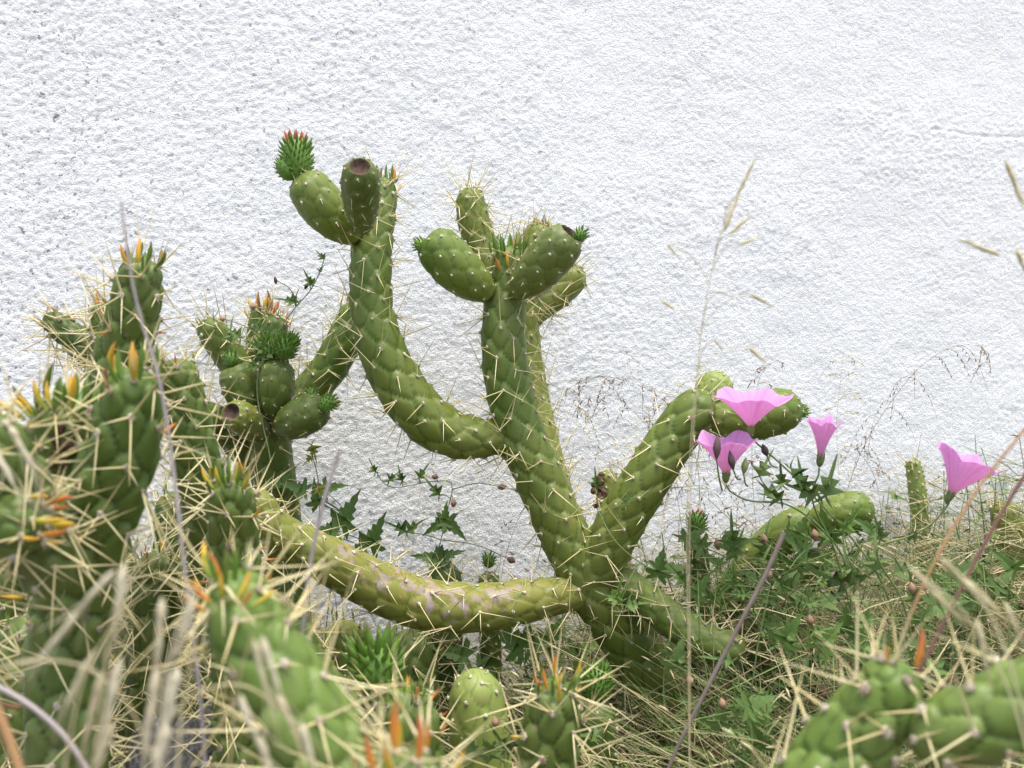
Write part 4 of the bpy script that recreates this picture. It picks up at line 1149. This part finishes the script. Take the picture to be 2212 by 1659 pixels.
for lab, u0, v0, D0, n in [("leafy bindweed clump at the right edge below the pink flower", 2130, 1330, 1.0, 12), ("leafy bindweed clump below the three pink flowers", 1700, 1300, 1.02, 12), ("leafy bindweed clump low at the bottom, right of the trunk", 1600, 1580, 0.86, 12),
                            ("leafy bindweed clump between the two bottom right cactus stems", 2010, 1330, 0.88, 12), ("leafy bindweed clump left of the orange leaf", 1790, 1400, 0.92, 12), ("leafy bindweed tuft beside the trunk foot", 1530, 1530, 0.94, 10),
                            ("bindweed clump in front of the creeping stem, left end", 1590, 1235, 1.12, 12), ("bindweed clump in front of the creeping stem, below its middle", 1690, 1225, 1.12, 12), ("bindweed clump under the blunt fruit of the creeping stem", 1800, 1215, 1.12, 12), ("leafy bindweed clump between the pale pad and the dark stem, bottom", 1110, 1620, 0.80, 8)]:
    lv = []
    for k in range(n):
        uu = u0 + rg2.normal(0, 58); vv = v0 + rg2.normal(0, 52)
        lv.append((uu, vv, D0 + rg2.normal(0, 0.03), rg2.uniform(10, 170), rg2.uniform(46, 84), "broad" if rg2.random() < 0.45 else "finger", "leaf" if rg2.random() < 0.7 else "leafgrey"))
    shoot(lab, [(u0 + 40, v0 + 380, D0), (u0 + 15, v0 + 150, D0), (u0 - 20, v0, D0), (u0 + 5, v0 - 70, D0)], lv, pods=[(u0 - 40, v0 - 60, D0, 26, 9, 100, "seedpod")])

# the yellowed shoot by the fruiting cactus
shoot("bindweed shoot with yellowed withering leaves beside the fruiting cactus", [(690, 1500, 1.13), (672, 1200, 1.13), (690, 1110, 1.13), (682, 1010, 1.13), (668, 965, 1.13)],
      [(672, 960, 1.13, -70, 46, "finger", "leafyel"), (676, 985, 1.13, 220, 34, "finger", "leafyel"), (684, 1050, 1.13, -50, 46, "finger", "leafyel")], mat="vinebrown")


# ---- single stalks
def lone(name, label, pts, r0, r1, mat, n=50, group=None):
    C0 = PP(pts)
    root, base = plant(name, label, "grass", down(C0[0]), group)
    first = [down(C0[0])] if C0[0][2] > 0.02 else []
    o, C = stalk(root, base, first + list(C0), r0, r1, M[mat], n=n)
    return root, base, C


def spikelet(root, base, a, b, r, mat, awn=0.0, name="spikelet"):
    mb = MB()
    d = b - a; L = np.linalg.norm(d); rg = np.random.default_rng(int(abs(a[0]) * 1e6) % 9999)
    for k in range(5):       # overlapping husks
        f = k / 5.0
        p0 = a + d * (0.12 * k); p1 = a + d * (0.48 + 0.12 * k) + rg.normal(0, 0.05 * L * 0.4, 3)
        V, Q = ovoid(p0, p1, r * (1 - 0.12 * k), 6, (0.2, 0.75, 1.0, 0.7, 0.3, 0.04)); mb.add(V, Q)
        if awn:
            e = p1 + unit(d + rg.normal(0, 0.25 * L, 3)) * awn * rg.uniform(0.5, 1.1)
            V, Q = tube_vf(np.stack([p1 - d * 0.1, e]), np.array([0.00025, 0.00006]), 4); mb.add(V, Q)
    return mb.build(name, [mat], root, base)


lone("dry_stalk", "bent grey dry stalk rising in front of the left cactus columns", [(446, 1700, 0.50), (432, 1497, 0.50), (415, 1357, 0.50), (397, 1216, 0.50), (380, 1060, 0.50), (362, 920, 0.50), (334, 780, 0.50), (304, 690, 0.50), (284, 600, 0.50), (262, 440, 0.50)], 0.0016, 0.0006, "greyst")
lone("dry_stalk", "thin blurred grey stalk in front of the scarred arm", [(612, 1700, 0.52), (632, 1520, 0.52), (652, 1380, 0.52), (672, 1210, 0.52), (700, 1080, 0.52), (733, 975, 0.52)], 0.0009, 0.0011, "greyst")
lone("dry_stalk", "brown broken stick leaning right beside the trunk foot", [(1430, 1700, 0.75), (1540, 1462, 0.75), (1600, 1345, 0.75), (1659, 1230, 0.75), (1694, 1150, 0.75)], 0.0011, 0.0018, "stick")
r_, b_, C_ = lone("dry_stalk", "reddish grass stalk crossing the bottom right corner, nearer the middle", [(1858, 1700, 0.50), (1890, 1560, 0.50), (1926, 1445, 0.50), (2004, 1244, 0.50), (2099, 1076, 0.50), (2235, 900, 0.50)], 0.0010, 0.0007, "redst")
r_, b_, C_ = lone("dry_stalk", "dark purple grass stalk crossing the bottom right corner", [(1860, 1690, 0.55), (1898, 1603, 0.55), (1997, 1427, 0.55), (2095, 1234, 0.55), (2183, 1076, 0.55), (2240, 985, 0.55)], 0.0010, 0.0010, "purplest")
lone("dry_stalk", "hair thin pale grass stalk standing before the right arm", [(1488, 1680, 0.80), (1486, 1400, 0.80), (1484, 1150, 0.80), (1490, 980, 0.80), (1500, 840, 0.80)], 0.0004, 0.0003, "straw")
lone("dry_stalk", "blurred reddish stalk in the bottom left corner", [(60, 1720, 0.36), (20, 1600, 0.36), (-20, 1500, 0.36)], 0.0022, 0.0016, "redst")
lone("dry_stalk", "pale slanted stalk low at the left edge", [(210, 1700, 0.45), (130, 1580, 0.45), (60, 1520, 0.45), (-30, 1470, 0.45)], 0.0013, 0.0012, "greyst")

# tall single grass head before the wall
root, base, C_ = lone("grass_head", "tall thin grass head with few spikelets standing out before the wall, right of centre", [(1490, 1500, 0.66), (1492, 1050, 0.65), (1504, 839, 0.64), (1515, 716, 0.64), (1536, 593, 0.64), (1564, 484, 0.64), (1585, 424, 0.64)], 0.0005, 0.0003, "straw", n=90)
for a, b, r in [((1564, 500), (1602, 400), 7), ((1590, 424), (1640, 322), 6), ((1576, 505), (1634, 458), 6), ((1598, 528), (1650, 508), 5), ((1440, 525), (1470, 560), 4), ((1622, 636), (1674, 664), 6), ((1618, 750), (1664, 792), 7), ((1542, 733), (1564, 758), 4), ((1430, 650), (1462, 672), 5), ((1548, 630), (1572, 634), 4)]:
    pa, pb = P(*a, 0.63), P(*b, 0.63)
    spikelet(root, base, pa, pb, S(r * 0.75, 0.63), M["straw"])
    k = np.argmin(np.linalg.norm(C_ - pa - np.array([0, 0, -0.02]), axis=1))
    stalk(root, base, [C_[k], (C_[k] + pa) / 2 + np.array([0, 0, 0.006]), pa], 0.0003, 0.00022, M["strawpale"], name="pedicel", n=8, seg=4)
root, base, C_ = lone("grass_head", "pale grass head reaching in from the right edge", [(2330, 1500, 0.55), (2330, 900, 0.55), (2290, 640, 0.55), (2240, 500, 0.55), (2200, 410, 0.55), (2172, 350, 0.55)], 0.0008, 0.0004, "straw", n=80)
for a, b, r in [((2172, 347), (2216, 460), 6), ((2160, 552), (2062, 512), 5), ((2196, 540), (2220, 600), 6)]:
    pa, pb = P(*a, 0.55), P(*b, 0.55); spikelet(root, base, pa, pb, S(r, 0.55), M["straw"])
    k = np.argmin(np.linalg.norm(C_ - pa, axis=1)); stalk(root, base, [C_[k], pa], 0.0002, 0.0002, M["strawpale"], name="pedicel", n=4, seg=4)

# ---- big out-of-focus oat grass, lower left, and a second clump lower right
root, base, C_ = lone("oat_grass", "blurred pale dry oat grass hanging in the lower left foreground", [(330, 2000, 0.33), (345, 1650, 0.33), (372, 1400, 0.33), (420, 1270, 0.33)], 0.0009, 0.0005, "strawpale")
for st in ([(180, 1900, 0.34), (215, 1560, 0.34), (250, 1330, 0.34), (300, 1215, 0.34)], [(-60, 1470, 0.35), (60, 1430, 0.35), (180, 1440, 0.35), (260, 1500, 0.35), (330, 1640, 0.35)], [(480, 1900, 0.36), (500, 1600, 0.36), (520, 1450, 0.36), (545, 1370, 0.36)], [(120, 1900, 0.34), (150, 1600, 0.34), (200, 1420, 0.34), (262, 1330, 0.34)],
           [(330, 1620, 0.37), (420, 1500, 0.37), (520, 1480, 0.37), (610, 1540, 0.37), (660, 1650, 0.37)], [(380, 1700, 0.36), (400, 1500, 0.36), (450, 1330, 0.36), (500, 1290, 0.36), (545, 1340, 0.36)]):
    stalk(root, base, [P(*x) for x in st], 0.0005, 0.0003, M["straw"], name="stem", n=30)
for a, b, r in [((418, 1285), (372, 1460), 10), ((384, 1440), (352, 1600), 15), ((360, 1560), (322, 1720), 17), ((350, 1290), (338, 1470), 11), ((340, 1440), (310, 1660), 13), ((270, 1216), (241, 1410), 12), ((250, 1230), (140, 1350), 8), ((170, 1320), (74, 1440), 8), ((207, 1402), (134, 1543), 8), ((222, 1450), (172, 1640), 11), ((262, 1420), (208, 1640), 13),
                ((240, 1560), (190, 1720), 13), ((548, 1381), (578, 1520), 9), ((566, 1374), (612, 1520), 9), ((600, 1500), (650, 1600), 8), ((520, 1500), (560, 1620), 8), ((650, 1560), (690, 1690), 9), ((560, 1590), (590, 1690), 10), ((20, 920), (70, 1010), 9), ((-20, 960), (40, 1060), 9)]:
    D = 0.345 if a[1] > 1100 else 0.42
    spikelet(root, base, P(*a, D), P(*b, D), S(r, D), M["strawpale"], awn=0.02)
root, base, C_ = lone("oat_grass", "blurred tan oat grass in the lower right foreground", [(2260, 1900, 0.40), (2200, 1500, 0.40), (2140, 1330, 0.40), (2040, 1205, 0.40)], 0.0007, 0.0004, "straw")
for a, b, r in [((2032, 1206), (2110, 1280), 8), ((2080, 1250), (2176, 1340), 11), ((1968, 1227), (2030, 1290), 6), ((2010, 1275), (2088, 1352), 8), ((2109, 1335), (2136, 1460), 8), ((2170, 1300), (2215, 1400), 7)]:
    spikelet(root, base, P(*a, 0.41), P(*b, 0.41), S(r, 0.41), M["straw"], awn=0.012)
stalk(root, base, [P(2240, 1700, 0.41), P(2160, 1450, 0.41), P(2060, 1300, 0.41), P(1960, 1222, 0.41)], 0.0005, 0.0003, M["straw"], name="stem", n=30)


# ---- fine panicles against the wall
def panicle(label, pts, mat, n=22, start=0.45, reach=0.045, droop=0.5, seed=1, r=0.0005, spk=0.0045):
    rg = np.random.default_rng(seed)
    root, base, C = lone("panicle_grass", label, pts, r, r * 0.35, mat, n=70, group="fine wild grasses before the wall")
    mb = MB()
    for k in range(n):
        i = int(len(C) * (start + (1 - start) * (k + rg.random()) / n)); i = min(i, len(C) - 2)
        p = C[i]; w = rg.uniform(0, 6.28)
        d = np.array([math.cos(w), math.sin(w) * 0.6, rg.uniform(0.0, 0.8)])
        Lb = reach * rg.uniform(0.4, 1.1) * (1.2 - 0.6 * k / n)
        t = np.linspace(0, 1, 7)[:, None]
        c = p + unit(d) * Lb * t - np.array([0, 0, 1.0]) * droop * Lb * t ** 2 * 1.6
        V, Q = tube_vf(c, np.linspace(0.0003, 0.00018, 7), 4); mb.add(V, Q)
        for q in range(rg.integers(3, 6)):
            tt = 0.35 + 0.65 * (q + 0.5) / 5; a = p + unit(d) * Lb * tt - np.array([0, 0, 1.0]) * droop * Lb * tt ** 2 * 1.6
            dd = unit(d * (1 - droop) + np.array([0, 0, -1.0]) * droop + rg.normal(0, 0.35, 3))
            V, Q = ovoid(a, a + dd * spk * rg.uniform(0.7, 1.6), 0.00075, 4, (0.3, 1.0, 0.7, 0.05)); mb.add(V, Q)
    tag(mb.build("panicle", [M[mat]], root, base), kind="stuff")
    return root


panicle("arching grass with hanging brown spikelets, highest on the right", [(1800, 1300, 1.3), (1835, 1043, 1.3), (1873, 951, 1.3), (1926, 867, 1.3), (1996, 786, 1.3), (2067, 747, 1.3), (2120, 751, 1.3), (2140, 800, 1.3)], "strawdark", 20, 0.62, 0.05, 0.9, 5)
panicle("upright airy grass left of the arching one, before the wall", [(1815, 1300, 1.32), (1812, 1043, 1.32), (1808, 900, 1.32), (1818, 800, 1.32), (1822, 760, 1.32)], "straw", 26, 0.5, 0.055, 0.3, 6)
panicle("brown drooping grass between trunk and right arm, reaching left", [(1500, 1250, 1.27), (1490, 950, 1.27), (1440, 870, 1.27), (1360, 825, 1.27), (1280, 815, 1.27), (1220, 850, 1.27), (1200, 920, 1.27)], "strawdark", 34, 0.5, 0.06, 0.8, 7)
panicle("brown drooping grass lower between trunk and right arm", [(1480, 1280, 1.28), (1440, 1000, 1.28), (1380, 900, 1.28), (1300, 850, 1.28), (1240, 890, 1.28)], "strawdark", 34, 0.45, 0.06, 0.85, 8)
panicle("straw coloured grass tuft just right of the trunk's bend", [(1400, 1280, 1.26), (1350, 1080, 1.26), (1290, 930, 1.26), (1230, 860, 1.26)], "straw", 34, 0.35, 0.055, 0.7, 9)
panicle("pale wispy grass in front of the pale fruit on the right arm", [(1520, 1250, 1.2), (1510, 950, 1.2), (1515, 850, 1.2), (1530, 780, 1.2)], "straw", 26, 0.5, 0.05, 0.4, 10)
panicle("pale wispy grass right of the fruit on the right arm", [(1640, 1250, 1.25), (1630, 900, 1.25), (1650, 800, 1.25), (1690, 770, 1.25)], "strawdark", 18, 0.6, 0.05, 0.6, 11)
panicle("dry wispy grass left of the thin cactus finger", [(1900, 1300, 1.3), (1905, 1120, 1.3), (1880, 1010, 1.3), (1840, 960, 1.3)], "strawdark", 24, 0.4, 0.055, 0.5, 12)
panicle("dry wispy grass right of the thin cactus finger", [(2020, 1350, 1.25), (2040, 1150, 1.25), (2080, 1050, 1.25), (2140, 990, 1.25)], "straw", 24, 0.4, 0.06, 0.5, 13)
panicle("feathery grass at the right edge below the single flower", [(2160, 1350, 1.15), (2170, 1180, 1.15), (2180, 1070, 1.15), (2205, 1000, 1.15)], "straw", 24, 0.4, 0.05, 0.4, 14)
panicle("thin grass stem leaning up behind the scarred arm", [(1075, 1350, 1.25), (1090, 1210, 1.25), (1130, 1100, 1.25), (1180, 1020, 1.25), (1215, 985, 1.25)], "strawdark", 10, 0.5, 0.03, 0.4, 15)
panicle("thin pinkish grass above the scarred arm near the broad leaves", [(880, 1400, 1.24), (890, 1200, 1.24), (905, 1080, 1.24), (925, 990, 1.24)], "straw", 12, 0.5, 0.03, 0.4, 16)
panicle("second thin grass above the scarred arm, further right", [(1010, 1400, 1.26), (1000, 1200, 1.26), (1020, 1080, 1.26), (1050, 1000, 1.26)], "straw", 12, 0.5, 0.03, 0.4, 17)
panicle("wispy dry grass between right arm and creeping cactus", [(1430, 1350, 1.25), (1425, 1180, 1.25), (1440, 1090, 1.25), (1470, 1020, 1.25)], "straw", 22, 0.4, 0.05, 0.5, 18)
panicle("wispy dry grass just above the creeping cactus", [(1600, 1350, 1.28), (1590, 1150, 1.28), (1600, 1060, 1.28), (1630, 990, 1.28)], "strawdark", 22, 0.4, 0.05, 0.5, 19)


# ---- the tangle nobody could count: weeds, straw
def tangle():
    rg = np.random.default_rng(2024)
    green, grey, straw, dark, vine, blade = MB(), MB(), MB(), MB(), MB(), MB()
    keysb = [k for k in LEAFA if k[0] == "broad"]; keysf = [k for k in LEAFA if k[0] == "finger"]

    def height(x, y):
        u = 1106 + x / y * W2
        if u > 1640: return (0.335 + 0.035 * math.sin(x * 9 + 1) if y > 0.93 else 0.25) + (0.03 if u > 2000 else 0)
        if u > 1480: return 0.20 if y < 1.16 else 0.315
        if u > 1240: return 0.13 if y < 1.16 else 0.22
        if x > -0.45: return 0.14 + 0.05 * math.sin(x * 14) + 0.05 * (x < -0.2)
        return 0.12

    def area():
        z = rg.random()
        if z < 0.72: return rg.uniform(0.06, 0.95), None
        return rg.uniform(-0.60, 0.10), None

    # weed shoots
    for k in range(1300):
        x, _ = area()
        y = rg.uniform(0.74, wall_y(x) - 0.03) if x > 0.06 else rg.uniform(0.98, wall_y(x) - 0.02)
        h = height(x, y) * rg.uniform(0.55, 1.08)
        lean = rg.normal(0, 0.06, 2)
        n = 7; t = np.linspace(0, 1, n)
        c = np.stack([x + lean[0] * t + 0.012 * np.sin(t * 7 + k), y + lean[1] * t * 0.6 + 0.01 * np.cos(t * 6 + k), h * t], -1)
        c[:, 1] = np.minimum(c[:, 1], wall_y(c[:, 0]) - 0.015)
        V, Q = tube_vf(c, np.linspace(0.0011, 0.0006, n), 4); vine.add(V, Q)
        nl = rg.integers(5, 10)
        for j in range(nl):
            f = 0.3 + 0.7 * (j + rg.random()) / nl
            p = np.array([np.interp(f, t, c[:, a]) for a in range(3)])
            w = j * 2.4 + rg.uniform(-0.5, 0.5)
            d = np.array([math.cos(w), math.sin(w), rg.uniform(-0.1, 0.7)])
            kk = (keysb if rg.random() < 0.35 else keysf)[rg.integers(3)]
            V0, T0 = LEAFS[kk]; sz = rg.uniform(0.012, 0.027)
            xx, yy, zz = leaf_basis(d, unit(np.array([rg.normal(0, 0.3), rg.normal(-0.2, 0.3), 1.0])))
            p = p + unit(d) * 0.006
            (green if rg.random() < 0.52 else grey).add(p + sz * (V0[:, :1] * xx + V0[:, 1:2] * yy + V0[:, 2:3] * zz), None, T0)
    # dry blades and straws, some standing, many fallen across
    for k in range(14000):
        x, _ = area()
        y = rg.uniform(0.70, wall_y(x) - 0.02) if x > 0.06 else rg.uniform(0.95, wall_y(x) - 0.02)
        h0 = height(x, y)
        if rg.random() < 0.45:
            z0, L, up = 0.0, h0 * rg.uniform(0.7, 1.35), rg.uniform(0.8, 1.6)
        else:
            z0, L, up = rg.uniform(0.2, 0.95) * h0, rg.uniform(0.04, 0.13), rg.uniform(-0.35, 0.6)
        w = rg.uniform(0, 6.28); d = unit(np.array([math.cos(w), math.sin(w) * 0.7, up * 1.4]))
        t = np.linspace(0, 1, 5)[:, None]
        c = np.array([x, y, z0]) + d * L * t + np.array([math.cos(w), math.sin(w), -0.6]) * L * 0.28 * t ** 2 + rg.normal(0, 0.002, (5, 3)) * t
        c[:, 1] = np.minimum(c[:, 1], wall_y(c[:, 0]) - 0.01); c[:, 2] = np.maximum(c[:, 2], 0.0)
        r = rg.uniform(0.0003, 0.0009)
        V, Q = tube_vf(c, r * np.array([1, 1, 0.9, 0.7, 0.15]), 3)
        w_ = rg.random()
        (dark if w_ < 0.12 else blade if w_ < 0.50 else straw).add(V, Q)
        if w_ > 0.50 and rg.random() < 0.35:    # seed husk at the end
            V, Q = ovoid(c[-1], c[-1] + unit(c[-1] - c[-2]) * rg.uniform(0.006, 0.014), rg.uniform(0.0008, 0.0014), 4, (0.3, 1.0, 0.7, 0.05)); straw.add(V, Q)
    # straw under the left cacti
    for k in range(800):
        x = rg.uniform(-0.62, 0.05); y = rg.uniform(0.62, 1.1)
        z0 = rg.uniform(0.0, 0.16); L = rg.uniform(0.04, 0.14); w = rg.uniform(0, 6.28)
        d = unit(np.array([math.cos(w), math.sin(w), rg.uniform(-0.2, 1.2)])); t = np.linspace(0, 1, 4)[:, None]
        c = np.array([x, y, z0]) + d * L * t + np.array([0, 0, -0.25]) * L * t ** 2
        c[:, 2] = np.maximum(c[:, 2], 0.0)
        V, Q = tube_vf(c, rg.uniform(0.0004, 0.0009) * np.array([1, 0.9, 0.7, 0.2]), 3); (dark if rg.random() < 0.35 else straw).add(V, Q)
    for mb, nm, mt, lab, cat in ((green, "weed_leaves", "leaf", "tangle of dark green lobed weed leaves covering the ground", "weeds"), (grey, "weed_leaves", "leafgrey", "paler greyish weed leaves mixed through the ground tangle", "weeds"),
                                 (straw, "dry_grass", "straw", "tangle of pale dry grass and straw covering the ground", "dry grass"), (dark, "dry_grass", "strawdark", "darker brown dry grass mixed through the ground tangle", "dry grass"),
                                 (blade, "grass", "grass", "fine green grass blades mixed through the ground tangle", "grass"), (vine, "weed_stems", "vine", "thin green weed stems rising through the ground tangle", "weeds")):
        tag(mb.build(nm, [M[mt]]), lab, cat, None, "stuff")


tangle()

# ---- grey stones among the cacti at lower left
def stone(label, u, v, D, size, seed):
    rg = np.random.default_rng(seed)
    p = P(u, v, D); r = S(size, D) / 2
    base = np.array([p[0], p[1], 0.0])
    nu, nv = 28, 18
    th = np.linspace(0, 2 * math.pi, nu, endpoint=False)[None]; ph = np.linspace(0.02, math.pi - 0.02, nv)[:, None]
    X = np.sin(ph) * np.cos(th); Y = np.sin(ph) * np.sin(th); Z = np.cos(ph) + 0 * th
    f = 0.75 + 0.5 * vnoise(X * 2 + 7 + seed, Y * 2 + Z * 2 + 9, seed) + 0.12 * vnoise(X * 7 + 20, Y * 7 + Z * 5 + 20, seed + 1)
    top = p[2]
    V = np.stack([X * f * r * 1.2, Y * f * r, (Z * f * 0.5 + 0.5) * top], -1).reshape(-1, 3)
    i = np.arange(nv - 1)[:, None] * nu; j = np.arange(nu)[None]; jn = (j + 1) % nu
    Q = np.stack([i + j, i + nu + j, i + nu + jn, i + jn], -1).reshape(-1, 4)
    o = link("stone", mesh_np("stone", V, Q, None, [M["stone"]])); o.location = Vector(base)
    tag(o, label, "stone", "grey stones among the cacti")


stone("rough grey stone at the bottom left between blurred grass and front stem", 400, 1560, 0.84, 210, 3)
stone("rough grey stone behind the left columns, half hidden by spines", 440, 1150, 1.12, 240, 5)
